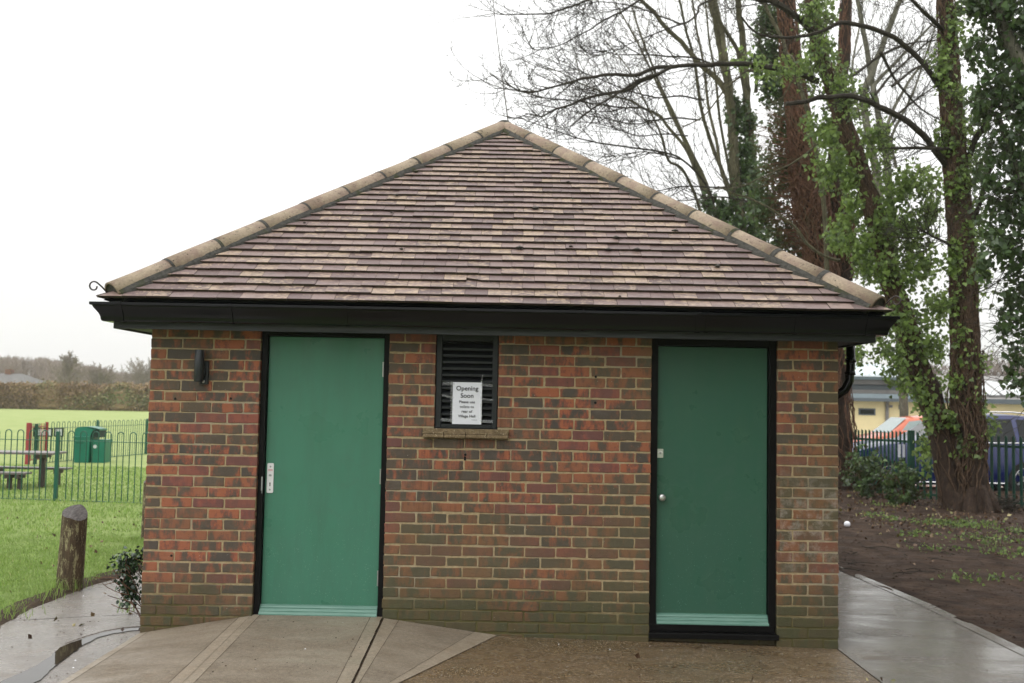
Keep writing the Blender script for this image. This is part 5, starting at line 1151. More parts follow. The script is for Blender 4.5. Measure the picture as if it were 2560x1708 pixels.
# ------------------------------------------------------------------ parked cars
def car(name, label, X, Yc, flip, st, mat, Wd=1.8, glass='glass_dark', wheels=(.8, 3.4), wr=.33, pill=(), z0=-.11):
    """st: stations (x, sill, belt, roof, glass?) along the length; the nose is at x = 0"""
    T = empty(name, (X, Yc, z0), label, 'car')
    sg = -1 if flip else 1
    def P(x, y, z): return (X+sg*x, Yc+y, z0+z)
    m = MB(); g = MB(); h = Wd/2; secs = []
    for (x, sill, belt, roofz, w_) in st:
        hw = h*w_
        up_ = max(roofz-belt, .02)
        ins = .30*min(1, up_/.5)*1.0
        s_ = [(hw*.90, sill), (hw*.985, sill+.10), (hw*1.0, sill+.32), (hw*.985, belt-.06), (hw*.955, belt), (hw*.955-ins*.55, belt+up_*.86), (hw*.955-ins*.85, belt+up_*.97), (0, belt+up_)]
        secs.append([P(x, -a, b) for a, b in s_]+[P(x, a, b) for a, b in s_[::-1][1:]])
    n = len(secs[0]); V = [p for s_ in secs for p in s_]; F_ = [(i*n+j, i*n+j+1, (i+1)*n+j+1, (i+1)*n+j) for i in range(len(secs)-1) for j in range(n-1)]
    F_ += [tuple(range(n)), tuple(range((len(secs)-1)*n, len(secs)*n))[::-1]]
    F_ += [(i*n, (i+1)*n, (i+1)*n+n-1, i*n+n-1) for i in range(len(secs)-1)]
    m.add(V, F_); bo = m.build('body', mat, T); recalc(bo)
    for p in bo.data.polygons: p.use_smooth = True
    def lerp_st(x):
        for a, b in zip(st[:-1], st[1:]):
            if a[0] <= x <= b[0]:
                t = (x-a[0])/(b[0]-a[0]); return [a[i]+(b[i]-a[i])*t for i in range(5)]
        return list(st[-1])
    for (xa_, xb_, xc_, xd_) in pill:            # side windows: bottom front, bottom rear, top rear, top front
        for sy in (-1, 1):
            g = MB(); Vg = []
            for xq, hi in ((xa_, 0), (xb_, 0), (xc_, 1), (xd_, 1)):
                s_ = lerp_st(xq); hw = h*s_[4]; up_ = max(s_[3]-s_[2], .02); ins = .30*min(1, up_/.5)
                y_ = hw*.955-(ins*.53 if hi else ins*.02)+.006; z_ = s_[2]+(up_*.82 if hi else up_*.05); Vg.append(P(xq, sy*y_, z_))
            g.add(Vg+[(x, y-sy*.012, z) for x, y, z in Vg], [(0, 1, 2, 3), (7, 6, 5, 4), (0, 4, 5, 1), (1, 5, 6, 2), (2, 6, 7, 3), (3, 7, 4, 0)]); recalc(g.build('side_window', glass, T))
    for xw in wheels:
        for sy in (-1, 1):
            ty = MB(); ty.lathe([(wr*.62, -.09), (wr*.93, -.1), (wr, -.07), (wr, .07), (wr*.93, .1), (wr*.62, .09)], P(xw, sy*(h-.09), wr), 1, 28); WH = ty.build('wheel', 'rubber', T)
            rm = MB(); rm.lathe([(wr*.64, -.085), (wr*.60, -.10), (wr*.56, -.03)], P(xw, sy*(h-.09), wr), 1, 28)
            c_ = P(xw, sy*(h-.09), wr)
            for a in range(5):
                t = a*2*math.pi/5; rm.tube([(c_[0], c_[1]+sy*.075, c_[2]), (c_[0]+math.cos(t)*wr*.6, c_[1]+sy*.095, c_[2]+math.sin(t)*wr*.6)], .025, 5)
            rm.build('rim', 'alloy', WH)
            ar = MB(); ar.lathe([(0, -.10), (wr*1.16, -.10), (wr*1.16, .10), (0, .1)], P(xw, sy*(h-.115), wr*1.02), 1, 28); ar.build('wheel_arch', 'rubber', T)
    return T, P
# blue estate car behind the fence
bx = at(2112, 1150, 13.7)[0]
st = [(0, .35, .62, .64, .78), (.12, .24, .76, .80, .90), (.5, .22, .90, .94, .97), (1.0, .2, .98, 1.04, 1.0), (1.75, .2, 1.04, 1.12, 1.0), (2.45, .2, 1.05, 1.62, 1.0), (2.8, .2, 1.06, 1.70, 1.0), (3.6, .2, 1.08, 1.71, 1.0), (4.35, .22, 1.10, 1.66, .99), (4.75, .26, 1.10, 1.30, .96), (4.85, .4, .9, .95, .92)]
TBL, PBL = car('parked_car', 'dark blue estate car parked behind the palisade, largest of the three cars', bx, 14.6, False, st, 'car_blue', 1.88, 'glass_dark', (.92, 3.75), .36, [(1.85, 2.75, 2.75, 2.5), (2.84, 3.6, 3.55, 2.84), (3.68, 4.4, 4.2, 3.66)], -.13)
for z_ in (1.075,):
    m = MB(); m.tube([PBL(x, -.9, z_+.012*(x-1.5)) for x in (1.5, 2.5, 3.5, 4.4)], .013, 5); m.build('window_trim', 'chrome', TBL)
m = MB(); m.tube([PBL(2.2, -.66, 1.64), PBL(2.7, -.67, 1.735), PBL(3.6, -.67, 1.745), PBL(4.3, -.66, 1.68)], .018, 6); m.build('roof_rail', 'chrome', TBL)
m = MB(); m.tube([PBL(1.3, -.955, .26), PBL(3.35, -.955, .26)], .018, 6); m.build('sill_trim', 'chrome', TBL)
m = MB(); m.bbox(*sorted((PBL(1.62, 0, 0)[0], PBL(1.8, 0, 0)[0])), PBL(0, -1.12, 0)[1], PBL(0, -.93, 0)[1], -.13+1.06, -.13+1.2, .03); m.build('mirror', 'car_blue', TBL)
m = MB(); a_ = PBL(.08, -.82, .62); m.bbox(a_[0], a_[0]+.32, a_[1]-.035, a_[1]+.12, a_[2], a_[2]+.14, .02); m.build('headlight', 'lamp_lens', TBL)
m = MB(); q = PBL(2.25, 0, .0); m.add([PBL(1.80, -.70, 1.12), PBL(1.80, .70, 1.12), PBL(2.42, .58, 1.60), PBL(2.42, -.58, 1.60)], [(0, 1, 2, 3)]); m.v = [(x, y, z+.03) for x, y, z in m.v]; m.build('windscreen', 'glass_dark', TBL)
# orange hatchback
ox = at(2148, 1080, 19.75)[0]
st = [(0, .35, .62, .66, .80), (.15, .24, .80, .84, .92), (.5, .22, .93, .98, 1.0), (.85, .2, .99, 1.05, 1.0), (1.42, .2, 1.0, 1.50, 1.0), (1.9, .2, 1.01, 1.57, 1.0), (3.0, .2, 1.03, 1.58, 1.0), (3.6, .24, 1.05, 1.48, .98), (3.9, .3, 1.0, 1.05, .95)]
TOR, POR = car('parked_car', 'orange hatchback parked in front of the yellow building', ox, 20.6, False, st, 'car_orange', 1.72, 'glass_light', (.72, 3.1), .31, [(1.05, 1.75, 1.75, 1.42), (1.82, 2.85, 2.8, 1.82), (2.9, 3.5, 3.3, 2.88)], -.11)
m = MB(); m.bbox(*sorted((POR(1.10, 0, 0)[0], POR(1.28, 0, 0)[0])), POR(0, -1.08, 0)[1], POR(0, -.87, 0)[1], -.11+1.0, -.11+1.17, .035); m.build('mirror', 'car_orange', TOR)
m = MB(); m.add([POR(.90, -.66, 1.07), POR(.90, .66, 1.07), POR(1.40, .55, 1.485), POR(1.40, -.55, 1.485)], [(0, 1, 2, 3)]); m.v = [(x-.012, y, z+.022) for x, y, z in m.v]; m.build('windscreen', 'glass_light', TOR)
# white car, mostly behind the brick corner, nose to the right
wx = at(2172, 1120, 20.5)[0]
st = [(0, .35, .66, .70, .82), (.15, .24, .82, .86, .94), (.5, .22, .93, .98, 1.0), (.7, .2, .98, 1.05, 1.0), (1.05, .2, 1.0, 1.60, 1.0), (1.5, .2, 1.02, 1.72, 1.0), (3.0, .2, 1.04, 1.74, 1.0), (3.9, .24, 1.06, 1.70, .98), (4.1, .3, 1.0, 1.1, .95)]
TWH, PWH = car('parked_car', 'white van-like car half hidden behind the right corner of the brick wall', wx, 21.6, True, st, 'car_white', 1.75, 'glass_dark', (.75, 3.3), .31, [(.98, 1.75, 1.72, 1.2), (1.85, 2.9, 2.9, 1.85)], -.11)
m = MB(); m.add([PWH(.73, -.66, 1.07), PWH(.73, .66, 1.07), PWH(1.06, .58, 1.58), PWH(1.06, -.58, 1.58)], [(0, 1, 2, 3)]); m.v = [(x+.02, y, z+.015) for x, y, z in m.v]; m.build('windscreen', 'glass_dark', TWH)

# ------------------------------------------------------------------ yellow building beyond the car park
YH = 33.0
def X_(px): return at(px, 1010, YH)[0]
def Z_(px, py, Y=YH): return at(px, py, Y)[2]
HB = empty('village_hall', (X_(2200), YH, -.1), 'low yellow building with pale metal roof and blue-grey bands, beyond the parked cars', 'building')
m = MB(); m.box(X_(1990), X_(2800), YH, YH+9, -.2, Z_(2200, 1003)); m.build('wall', 'render_yellow', HB)
m = MB(); m.box(X_(1980), X_(2325), YH-.45, YH+.2, Z_(2200, 1004), Z_(2200, 996)); m.box(X_(2325)+.003, X_(2810), YH-.45, YH+.2, Z_(2480, 1010), Z_(2480, 998)); m.build('gutter', 'cladding_dark', HB)
m = MB()
for (y0, y1, mt) in ((996, 985, 0), (984.5, 975, 1), (974.5, 962, 2), (961.5, 950, 1), (949.5, 938, 0)):
    m.box(X_(1985)+.01*mt, X_(2318)-.01*mt, YH+.05+.12*mt, YH+3, Z_(2200, y0), Z_(2200, y1), mt)
m.build('upper_band', ['cladding_blue', 'roof_grey', 'cladding_dark'], HB)
m = MB(); xa_, xb_ = X_(1975), X_(2322); za_, zb2 = Z_(2200, 939), Z_(2200, 912, YH+6)
m.add([(xa_, YH-.2, za_), (xb_, YH-.2, za_), (xb_, YH+6, zb2), (xa_, YH+6, zb2), (xa_, YH-.2, za_-.06), (xb_, YH-.2, za_-.06), (xb_, YH+6, zb2-.06), (xa_, YH+6, zb2-.06)], [(0, 1, 2, 3), (7, 6, 5, 4), (0, 4, 5, 1), (1, 5, 6, 2), (2, 6, 7, 3), (3, 7, 4, 0)])
nseam = 16
for i in range(nseam+1):
    x = xa_+(xb_-xa_)*i/nseam; m.add([(x-.03, YH-.2, za_+.002), (x+.03, YH-.2, za_+.002), (x+.03, YH-.2, za_+.06), (x-.03, YH-.2, za_+.06), (x-.03, YH+6, zb2+.002), (x+.03, YH+6, zb2+.002), (x+.03, YH+6, zb2+.06), (x-.03, YH+6, zb2+.06)], [(0, 1, 2, 3), (7, 6, 5, 4), (1, 5, 6, 2), (2, 6, 7, 3), (3, 7, 4, 0)])
m.build('roof', 'metal_roof', HB)
m = MB(); xa_ = X_(2328); m.add([(xa_, YH-.3, Z_(2480, 998)), (X_(2820), YH-.3, Z_(2480, 998)), (X_(2820), YH+7, Z_(2480, 940, YH+7)), (xa_, YH+7, Z_(2480, 940, YH+7)), (xa_, YH+7, 0), (X_(2820), YH+7, 0)], [(0, 1, 2, 3), (3, 2, 5, 4)]); m.build('roof', 'roof_grey', HB)
for i in range(5):
    px = 2442+i*34; m = MB(); za_ = Z_(px, 995); m.add([(X_(px), YH+.05, za_+.02), (X_(px+27), YH+.05, za_+.02), (X_(px+27), YH+1.6, za_+.62), (X_(px), YH+1.6, za_+.62)], [(0, 1, 2, 3)]); m.v = [(x, y, z+.1) for x, y, z in m.v]; m.build('rooflight', 'panel_white', HB)
m = MB(); m.box(X_(2146), X_(2188), YH-.03, YH+.1, Z_(2160, 1038), Z_(2160, 1021)); WN = m.build('window', 'cladding_dark', HB)
m = MB(); m.box(X_(2150), X_(2184), YH-.045, YH-.032, Z_(2160, 1035), Z_(2160, 1024)); m.build('pane', 'glass_dark', WN)
m = MB(); m.tube([(X_(2216), YH-.3, Z_(2216, 1000)), (X_(2216), YH-.08, Z_(2216, 1008)), (X_(2216), YH-.08, -.1)], .07, 8); m.build('downpipe', 'roof_grey', HB)
for px, py, s_ in ((2227, 1016, .06), (2254, 1018, .12)):
    m = MB(); m.box(X_(px)-s_, X_(px)+s_, YH-.04, YH+.02, Z_(px, py)-s_*.8, Z_(px, py)+s_*.8); m.build('wall_vent', 'roof_grey', HB)

# ------------------------------------------------------------------ low ivy bushes, holly and ground litter
def bush(px, py, Yq, rx, rz, n, name, label, mat, size, zbase=-.05, shp=LSH, nb=8, ry=None):
    c = at(px, py, Yq); T = empty(name, (c[0], c[1], zbase), label, 'bush'); m = MB(); ry = ry or rx
    u_ = rng.normal(0, 1, (n, 3)); u_ /= np.linalg.norm(u_, axis=1)[:, None]; rr = .35+.65*rng.random(n)**.5
    top = np.array([c[0], c[1], zbase+rz]); C_ = top+u_*rr[:, None]*np.array([rx, ry, rz])
    C_ += np.array([[mnoise.noise(Vector((a[0]*4, a[1]*4, a[2]*4+j*9))) for j in range(3)] for a in C_])*np.array([rx, ry, rz])*.75; keep = np.array([mnoise.noise(Vector(a*6)) for a in C_]) > -.18; C_ = C_[keep & (C_[:, 2] > zbase+.02)]
    leaves(m, C_, size, shp, .5); m.build('foliage', mat, T)
    m = MB()
    for i in range(nb): grow(m, (c[0], c[1], zbase-.03), (rng.normal(0, .4), rng.normal(0, .4), 1), rz*1.7, .012, 1, .6, 0, .3, 4, 5, 5)
    m.build('stems', 'vine', T)
bush(2165, 1200, 11.6, .36, .46, 1700, 'ivy_bush', 'rounded dark ivy bush against the palisade, nearer the brick wall', 'ivy_dark', .062)
bush(2262, 1250, 10.4, .30, .38, 1500, 'ivy_bush', 'dark ivy bush between the rounded bush and the big ivy trees', 'ivy_dark', .062)
HO = empty('holly_bush', (-.10, .4, -.07), 'small dark holly bush sprouting beside the left corner of the brick wall', 'bush')
m = MB(); C_ = []
HL = np.array([(0, 0), (.16, .12), (.34, .10), (.26, .3), (.42, .42), (.24, .55), (.28, .78), (.1, .8), (0, 1.05), (-.1, .8), (-.28, .78), (-.24, .55), (-.42, .42), (-.26, .3), (-.34, .10), (-.16, .12)])
for px, py, rx_, rz_, n in [(326, 1412, 24, 16, 190), (322, 1450, 22, 22, 200), (334, 1482, 14, 20, 110), (304, 1398, 22, 8, 70), (342, 1392, 8, 12, 30), (318, 1490, 12, 14, 50), (296, 1412, 12, 6, 30)]:
    C_.append(blob(px, py, rx_, rz_, .38, n, clump=.0)*1.0)
C_ = np.concatenate(C_); leaves(m, C_, .032, HL, .45); m.build('foliage', 'holly_leaf', HO)
m = MB()
for i in range(9): grow(m, (-.06-.05*rng.random(), .35+.1*rng.random(), -.08), (rng.normal(-.25, .2), rng.normal(0, .2), 1), .5, .005, 1, .6, 0, .3, 4, 5, 5)
m.build('stems', 'vine', HO)

# leaf litter over the dirt
m = MB(); N = 4200; X = 6.6+8*rng.random(N); Yq = 3+10*rng.random(N)
den = np.clip((Yq-4.2-.35*(X-8)*-1)/4, .02, 1)*np.clip((X-6.3)/1.5, .1, 1)
kp = rng.random(N) < den; X, Yq = X[kp], Yq[kp]
C_ = np.array([(x, y, dz(x, y)+.012+.02*rng.random()) for x, y in zip(X, Yq)])
leaves(m, C_, .055, LSH4, .0, fold=.3)
tag(m.build('leaf_litter', 'litter_leaf'), 'brown and yellow fallen leaves strewn over the dirt under the trees', 'leaves', kind='stuff')
m = MB()
for px, py, n, s_ in [(2400, 1312, 240, .35), (2340, 1310, 160, .3), (2470, 1350, 160, .4), (2290, 1335, 90, .2), (2240, 1300, 60, .2), (2330, 1370, 60, .25), (2520, 1380, 150, .35), (2550, 1330, 160, .4), (2180, 1290, 50, .2), (2210, 1265, 60, .25), (2450, 1310, 100, .3), (2500, 1440, 40, .3), (2420, 1440, 50, .3)]:
    c = gz(px, py, -.03); n = int(n*.9); s_ *= .6; q = c[:2]+rng.normal(0, s_, (n, 2)); leaves(m, np.array([(x, y, dz(x, y)+.01+.04*rng.random()) for x, y in q]), .032, LSH, .0, shade=.05+.6*rng.random(n))
tag(m.build('ground_ivy', 'ivy_leaf'), 'patches of low ivy and weeds on the dirt around the tree foot', 'ground cover', kind='stuff')
m = MB()
for i in range(46):
    c = gz(2100+440*rng.random(), 1290+140*rng.random(), -.04); a = rng.random()*6.28; L = .1+.25*rng.random(); z = dz(c[0], c[1])+.015
    m.tube([(c[0], c[1], z), (c[0]+math.cos(a)*L*.5, c[1]+math.sin(a)*L*.5, z+.03*rng.random()), (c[0]+math.cos(a+.3)*L, c[1]+math.sin(a+.3)*L, z)], .003+.002*rng.random(), 4)
for i in range(70):
    c = at(2500+rng.normal(0, 22), 1262+rng.normal(0, 9), YB-.2); a = rng.random()*6.28; L = .2+.25*rng.random(); m.tube([c, c+np.array([math.cos(a)*L, math.sin(a)*L*.6, rng.normal(.02, .08)])], .006, 4)
tag(m.build('fallen_twigs', 'twig'), 'small dead twigs scattered over the dirt and heaped beside the trunk', 'twigs', kind='stuff')
# dirt clods and pebbles
m = MB()
for i in range(900):
    c = gz(2105+455*rng.random(), 1330+330*rng.random(), -.05)
    if c[0] < dirt_x0(c[1])+.03: continue
    r = .006+.014*rng.random()**2; z = dz(c[0], c[1]); V = [(c[0]+r*a*(.7+.6*rng.random()), c[1]+r*b*(.7+.6*rng.random()), z+r*.6*d_*(.7+.6*rng.random())) for a, b, d_ in ((1, 0, 0), (0, 1, 0), (-1, 0, 0), (0, -1, 0), (0, 0, 1.2), (0, 0, -1))]
    m.add(V, [(0, 1, 4), (1, 2, 4), (2, 3, 4), (3, 0, 4), (1, 0, 5), (2, 1, 5), (3, 2, 5), (0, 3, 5)])
tag(m.build('dirt_clods', 'dirt'), 'crumbs and clods of dark soil over the trodden dirt', 'soil', kind='stuff')
m = MB()
for i in range(420):
    c = gz(380+1720*rng.random(), 1590+118*rng.random(), -.05) if i < 250 else gz(30+480*rng.random(), 1480+220*rng.random(), -.07)
    if c[0] > 5.0 or c[1] > -.05 and c[0] > -.05: continue
    z = (zy(c[0], c[1]) if c[0] > 2.5 else (zce(c[1]) if c[0] > .85 and c[0] < 1.7 else (zl(c[0], c[1]) if c[0] < 0 else None)))
    if z is None or c[0] < edge_x(c[1])+.05: continue
    r = .003+.005*rng.random()**2; V = [(c[0]+r*a, c[1]+r*b, z+r*.7*d_) for a, b, d_ in ((1, 0, 0), (0, 1, 0), (-1, 0, 0), (0, -1, 0), (0, 0, 1.2))]
    m.add(V, [(0, 1, 4), (1, 2, 4), (2, 3, 4), (3, 0, 4)], int(rng.random() < .06))
tag(m.build('grit', ['gap_soil', 'litter_white']), 'loose grit and specks on the concrete in front of the doors', 'grit', kind='stuff')
c = gz(2118, 1316, -.05); m = MB(); r = .045
prf = [(r*math.sin(t), -r*math.cos(t)) for t in np.linspace(0, math.pi, 12)]; m.lathe(prf, (c[0], c[1], -.02), 2, 20); tag(m.build('ball', 'litter_white', smooth=True), 'small white ball lying on the dirt near the brick corner', 'ball')
LL = []
for i in range(150):
    x, y = -5.5+4.6*rng.random(), .2+7*rng.random()
    if x < edge_x(min(y, 6))-.03: LL.append((x, y, -.022))
for i in range(34):
    x, y = (rng.uniform(-1.0, -.05), rng.uniform(-.9, 2.0)) if i < 14 else (rng.uniform(2.6, 6.2), rng.uniform(-1.1, -.05))
    if x > edge_x(y)+.05: LL.append((x, y, (zl(x, y) if x < 0 else ground_z(x, y))+.014))
m = MB(); leaves(m, np.array(LL), .04, LSH4, .0, fold=.3); tag(m.build('fallen_leaves', 'litter_leaf'), 'odd brown leaves lying on the lawn and wet concrete round the building', 'leaves', kind='stuff')


# ------------------------------------------------------------------ lawn grass
def blades(N, area, hmin, hmax, w_, name, label, cat='grass'):
    x0, x1, y0, y1 = area; X = x0+(x1-x0)*rng.random(N); Y = y0+(y1-y0)*rng.random(N)
    ex = np.array([xr(y) for y in Y]); kp = X < ex-.02+.02*rng.random(N)
    X, Y = X[kp], Y[kp]
    tuft = np.array([mnoise.noise(Vector((x*1.6, y*1.6, 0))) + .6*mnoise.noise(Vector((x*5, y*5, 2))) for x, y in zip(X, Y)])
    bare = np.array([mnoise.noise(Vector((x*2.3, y*2.3, 8))) for x, y in zip(X, Y)]); kp = (bare < .42) | (rng.random(len(X)) < .3)
    X, Y, tuft = X[kp], Y[kp], tuft[kp]; n = len(X)
    Z = np.array([-.05+.012*mnoise.noise(Vector((x*2, y*2, 0))) for x, y in zip(X, Y)])-.004
    H = (hmin+(hmax-hmin)*rng.random(n))*(1+.55*tuft); a = rng.random(n)*2*math.pi; b = rng.random(n)*2*math.pi; ln = H*(.25+.6*rng.random(n))
    ww = w_*(.6+.8*rng.random(n))
    P0 = np.stack([X-np.cos(a)*ww, Y-np.sin(a)*ww, Z], 1); P1 = np.stack([X+np.cos(a)*ww, Y+np.sin(a)*ww, Z], 1)
    M_ = np.stack([X+np.cos(b)*ln*.35, Y+np.sin(b)*ln*.35, Z+H*.6], 1); T_ = np.stack([X+np.cos(b)*ln, Y+np.sin(b)*ln, Z+H], 1)
    dw = np.stack([np.cos(a)*ww*.8, np.sin(a)*ww*.8, 0*a], 1)
    V = np.stack([P0, P1, M_+dw, M_-dw, T_], 1).reshape(-1, 3)
    sh = np.clip(.38+.22*tuft+.28*rng.normal(0, 1, n)*.8, 0, 1)
    m = MB(); m.v = list(map(tuple, V.tolist())); m.n = len(V); i5 = np.arange(n)*5
    m.f = [t for i in i5.tolist() for t in ((i, i+1, i+2, i+3), (i+3, i+2, i+4))]; m.m = [0]*len(m.f)
    m.rnd = [(float(s_), .5, .5) for s_ in sh for _ in range(5)]; m.uv = [(.5, .5)]*len(V)
    return tag(m.build(name, 'grass_blade'), label, cat, kind='stuff')
blades(62000, (-4.6, -.7, -.2, 5), .018, .05, .0022, 'lawn_grass', 'short green lawn grass along the path, blades catching the light')
blades(60000, (-9.5, -.7, 5, 16), .022, .055, .0045, 'lawn_grass', 'lawn grass farther back, under and beyond the near railings')
# taller tufts round the bollard and on the lawn edge
m = MB(); C_ = []
for (tx, ty, n, s_) in [(-1.32, 1.58, 150, .09), (-1.2, 1.62, 80, .05), (-1.28, 2.2, 60, .12), (-1.25, 1.2, 70, .1), (-1.2, .5, 60, .1), (-.36, .68, 26, .03), (-1.15, 2.6, 60, .12), (-1.5, .1, 50, .12)]:
    for i in range(n):
        x, y = tx+rng.normal(0, s_), ty+rng.normal(0, s_); h = .05+.08*rng.random(); b = rng.random()*6.28; l_ = h*(.3+.8*rng.random()); w_ = .0022; a = rng.random()*6.28
        z = -.055; dx, dy = math.cos(a)*w_, math.sin(a)*w_
        m.add([(x-dx, y-dy, z), (x+dx, y+dy, z), (x+math.cos(b)*l_*.3+dx*.8, y+math.sin(b)*l_*.3+dy*.8, z+h*.65), (x+math.cos(b)*l_*.3-dx*.8, y+math.sin(b)*l_*.3-dy*.8, z+h*.65), (x+math.cos(b)*l_, y+math.sin(b)*l_, z+h)], [(0, 1, 2, 3), (3, 2, 4)], 0, (float(.2+.6*rng.random()), .5, .5))
tag(m.build('grass_tufts', 'grass_blade'), 'taller grass tufts round the bollard foot and on the path edge', 'grass', kind='stuff')

# ------------------------------------------------------------------ far left: hedge, house, trees, wood
YHg = 92
def hedge(px0, px1, Y0, label):
    A, B = at(px0, 1000, Y0), at(px1, 1000, Y0); T = empty('hedge', ((A[0]+B[0])/2, Y0, -.1), label, 'hedge'); L = B[0]-A[0]
    m = MB(); m.bbox(A[0], B[0], Y0+.6, Y0+2.2, -.1, 2.15, .3); m.build('core', 'hedge_leaf', T)
    N = 26000; m = MB(); x = A[0]+L*rng.random(N); cl = np.array([mnoise.noise(Vector((q*.42, 0, 0)))+.5*mnoise.noise(Vector((q*1.1, 3, 0))) for q in x])
    z = -.05+2.5*rng.random(N)**.8*(1+.10*cl); y = Y0+.5+.5*cl+rng.normal(0, .25, N)+.25*np.abs(z-1.2)
    topm = rng.random(N) < .2; z = np.where(topm, 2.3+.28*cl+.15*rng.normal(0, 1, N), z); y = np.where(topm, Y0+1.4+rng.normal(0, .6, N), y)
    col = np.array([mnoise.noise(Vector((q*.16, 7, w_*.4))) for q, w_ in zip(x, z)]); sh = np.clip(.45+.55*col+.25*cl+.12*rng.normal(0, 1, N), 0, 1)
    leaves(m, np.stack([x, y, z], 1), .19, LSH4, .1, shade=sh); m.build('foliage', 'hedge_leaf', T)
hedge(-160, 420, YHg, 'long clipped brown and green hedge across the far side of the field')
# bungalow roof over the hedge
Yq = 118; x0, x1 = at(-150, 950, Yq)[0], at(66, 950, Yq)[0]; zE, zR = at(30, 961, Yq)[2], at(20, 934, Yq+4)[2]
HS = empty('bungalow', (at(0, 950, Yq)[0], Yq, -.1), 'grey roofed bungalow showing above the far hedge at the left', 'house')
m = MB(); m.box(x0+.4, x1-.4, Yq+.4, Yq+8, -.1, zE-.05); m.build('wall', 'house_wall', HS)
m = MB(); m.add([(x0, Yq, zE), (x1, Yq, zE), (x1-2.5, Yq+4, zR), (x0, Yq+4, zR), (x1, Yq+8.4, zE), (x0, Yq+8.4, zE)], [(0, 1, 2, 3), (1, 4, 2), (4, 5, 3, 2), (0, 5, 4, 1)]); RF = m.build('roof', 'house_roof', HS)
xc = at(24, 930, Yq+4)[0]; m = MB(); m.box(xc-.4, xc+.4, Yq+3.6, Yq+4.4, zR-.5, zR+.55); m.build('chimney', 'brick', RF)
m = MB(); m.box(x0, x1, Yq-.06, Yq, zE-.2, zE+.02); m.build('fascia', 'house_wall', HS)
for i, (px, py, Yt, h, lab, kk) in enumerate([(168, 877, 120, None, 'tall pointed bare tree above the hedge, second from the wall', 0), (250, 905, 125, None, 'rounded brown bare tree above the hedge between the pointed tree and the wall', 1), (352, 888, 150, None, 'broad pale bare tree in the mist nearest the brick wall', 2)]):
    b = at(px, 1000, Yt); b[2] = -.1; H = at(px, py, Yt)[2]+.1
    T = empty('bare_tree', tuple(b), lab, 'tree', None); m = MB()
    grow(m, b, (0, 0, 1), H*.98 if kk == 0 else H*.6, .22, 0, curl=.06, sides=6, minr=.04)
    for s_ in range(34 if kk == 0 else 26):
        t = rng.random(); z0_ = H*(.12+.75*t) if kk == 0 else H*(.15+.4*t); ln = (H*.52*(1-.75*t) if kk == 0 else H*.62*(1-.35*t)); a = rng.random()*6.28
        grow(m, b+np.array([0, 0, z0_]), (math.cos(a)*(.85 if kk else .8), math.sin(a)*.8, .9 if kk == 0 else 1.0), ln, .09, 2, .6, 0, .25, 3, 5, 7, .25, .028, .5)
    m.build('crown', 'far_twig_hazy', T)
# distant wood on the rise
m = MB(); V = []; xs_ = np.linspace(-260, 60, 41)
for x in xs_:
    hgt = 3.2+1.6*mnoise.noise(Vector((x*.02, 0, 0)))-.012*(x+60)
    for y, f_ in ((165, -.05), (190, .25), (230, .8), (290, 1), (420, 1.1), (520, -.2)): V.append((x, y, -.1+max(-.2, hgt*f_)))
m.add(V, [(i*6+j, (i+1)*6+j, (i+1)*6+j+1, i*6+j+1) for i in range(40) for j in range(5)]); struct(m.build('hillside', 'hedge_leaf', smooth=True))
m = MB()
proto = []
for i in range(240):
    Yt = 185+110*rng.random(); px = -60+460*rng.random(); b = at(px, 980, Yt); b[2] = 2.0*np.clip((Yt-165)/80, 0, 1)
    line = np.interp(px, [-60, 0, 130, 200, 270, 320, 400], [882, 887, 893, 905, 922, 930, 925])+8*rng.random()+3*mnoise.noise(Vector((px*.05, 0, 0)))
    H = max(3.5, at(px, line, Yt)[2]-b[2])
    grow(m, b, (0, 0, 1), H*.95, .16, 0, curl=.08, sides=4, seg=4, minr=.05)
    for s_ in range(11):
        t = rng.random(); a = rng.random()*6.28
        grow(m, b+np.array([0, 0, H*(.1+.6*t)]), (math.cos(a)*.45, math.sin(a)*.45, 1), H*.6*(1-.5*t), .09, 1, .55, 0, .22, 3, 4, 7, .15, .045, .5)
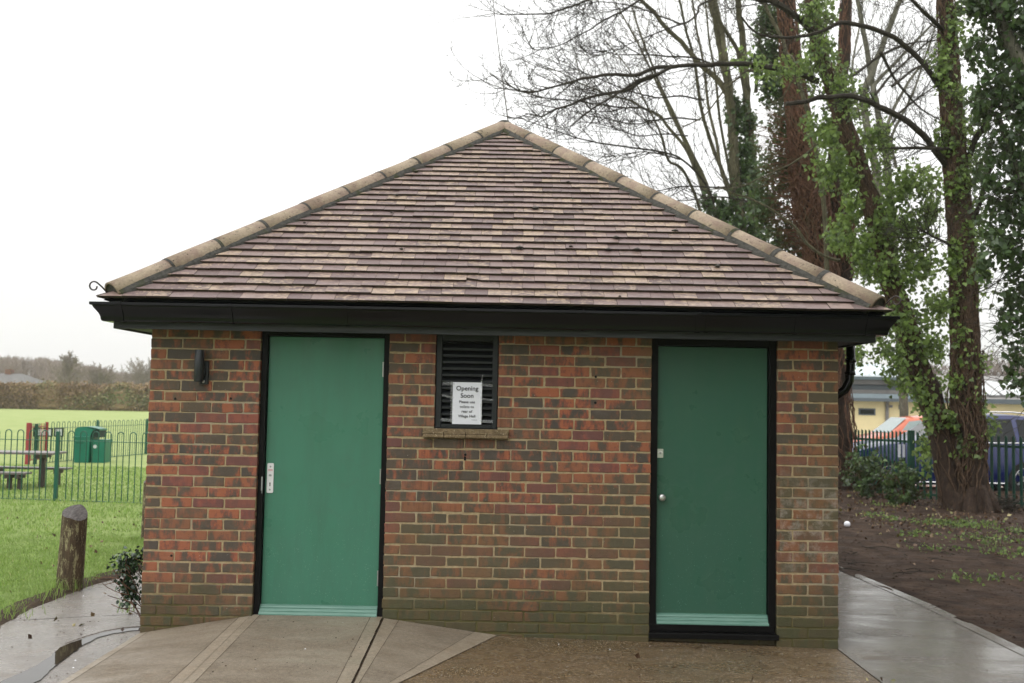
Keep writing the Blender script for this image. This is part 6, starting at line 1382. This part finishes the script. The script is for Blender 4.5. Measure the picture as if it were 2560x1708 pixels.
tag(m.build('far_wood', 'far_twig_hazy'), 'misty bare wood along the far skyline behind the hedge', 'wood', kind='stuff')
m = MB(); N = 9000; x = -150+150*rng.random(N); y = 140+25*rng.random(N); z = rng.random(N)*(3.4+1.2*np.array([mnoise.noise(Vector((q*.1, 0, 0))) for q in x]))
leaves(m, np.stack([x, y, z], 1), .5, LSH4, .1, shade=.1+.4*rng.random(N)); tag(m.build('scrub', 'hedge_leaf'), 'low reddish brown scrub between the far hedge and the wood', 'scrub', kind='stuff')
# brown brushy trees behind the yellow building
for i, (px, py) in enumerate([(2130, 885), (2200, 872), (2262, 880), (2500, 830), (2560, 790), (2440, 880), (2330, 870)]):
    Yt = 46+i; b = at(px, 1000, Yt); b[2] = -.1; H = at(px, py, Yt)[2]
    T = empty('bare_tree', tuple(b), 'brushy brown bare tree behind the yellow building, one of a row', 'tree', 'row of bare trees behind the yellow building'); m = MB()
    grow(m, b, (0, 0, 1), H*.6, .14, 0, curl=.06, sides=5, minr=.02)
    for s_ in range(22):
        t = rng.random(); a = rng.random()*6.28
        grow(m, b+np.array([0, 0, H*(.1+.4*t)]), (math.cos(a)*.7, math.sin(a)*.7, 1), H*.6*(1-.4*t), .06, 2, .6, 0, .25, 3, 5, 7, .15, .014, .5)
    m.build('crown', 'far_twig_hazy', T)

# ------------------------------------------------------------------ air
m = MB(); m.box(-290, 160, -60, 560, -1.2, 40); hz = m.build('haze', []); hz.data.materials.clear()
hm = bpy.data.materials.new('haze'); hm.use_nodes = True; t_ = hm.node_tree; t_.nodes.clear()
o_ = t_.nodes.new('ShaderNodeOutputMaterial'); v_ = t_.nodes.new('ShaderNodeVolumePrincipled'); v_.inputs['Color'].default_value = (.99, .99, 1, 1); v_.inputs['Density'].default_value = .0005; v_.inputs['Anisotropy'].default_value = .2
t_.links.new(v_.outputs[0], o_.inputs['Volume']); hz.data.materials.append(hm)
hz['kind'] = 'stuff'; hz['label'] = 'thin pale mist lying over the whole field and building'; hz['category'] = 'haze'
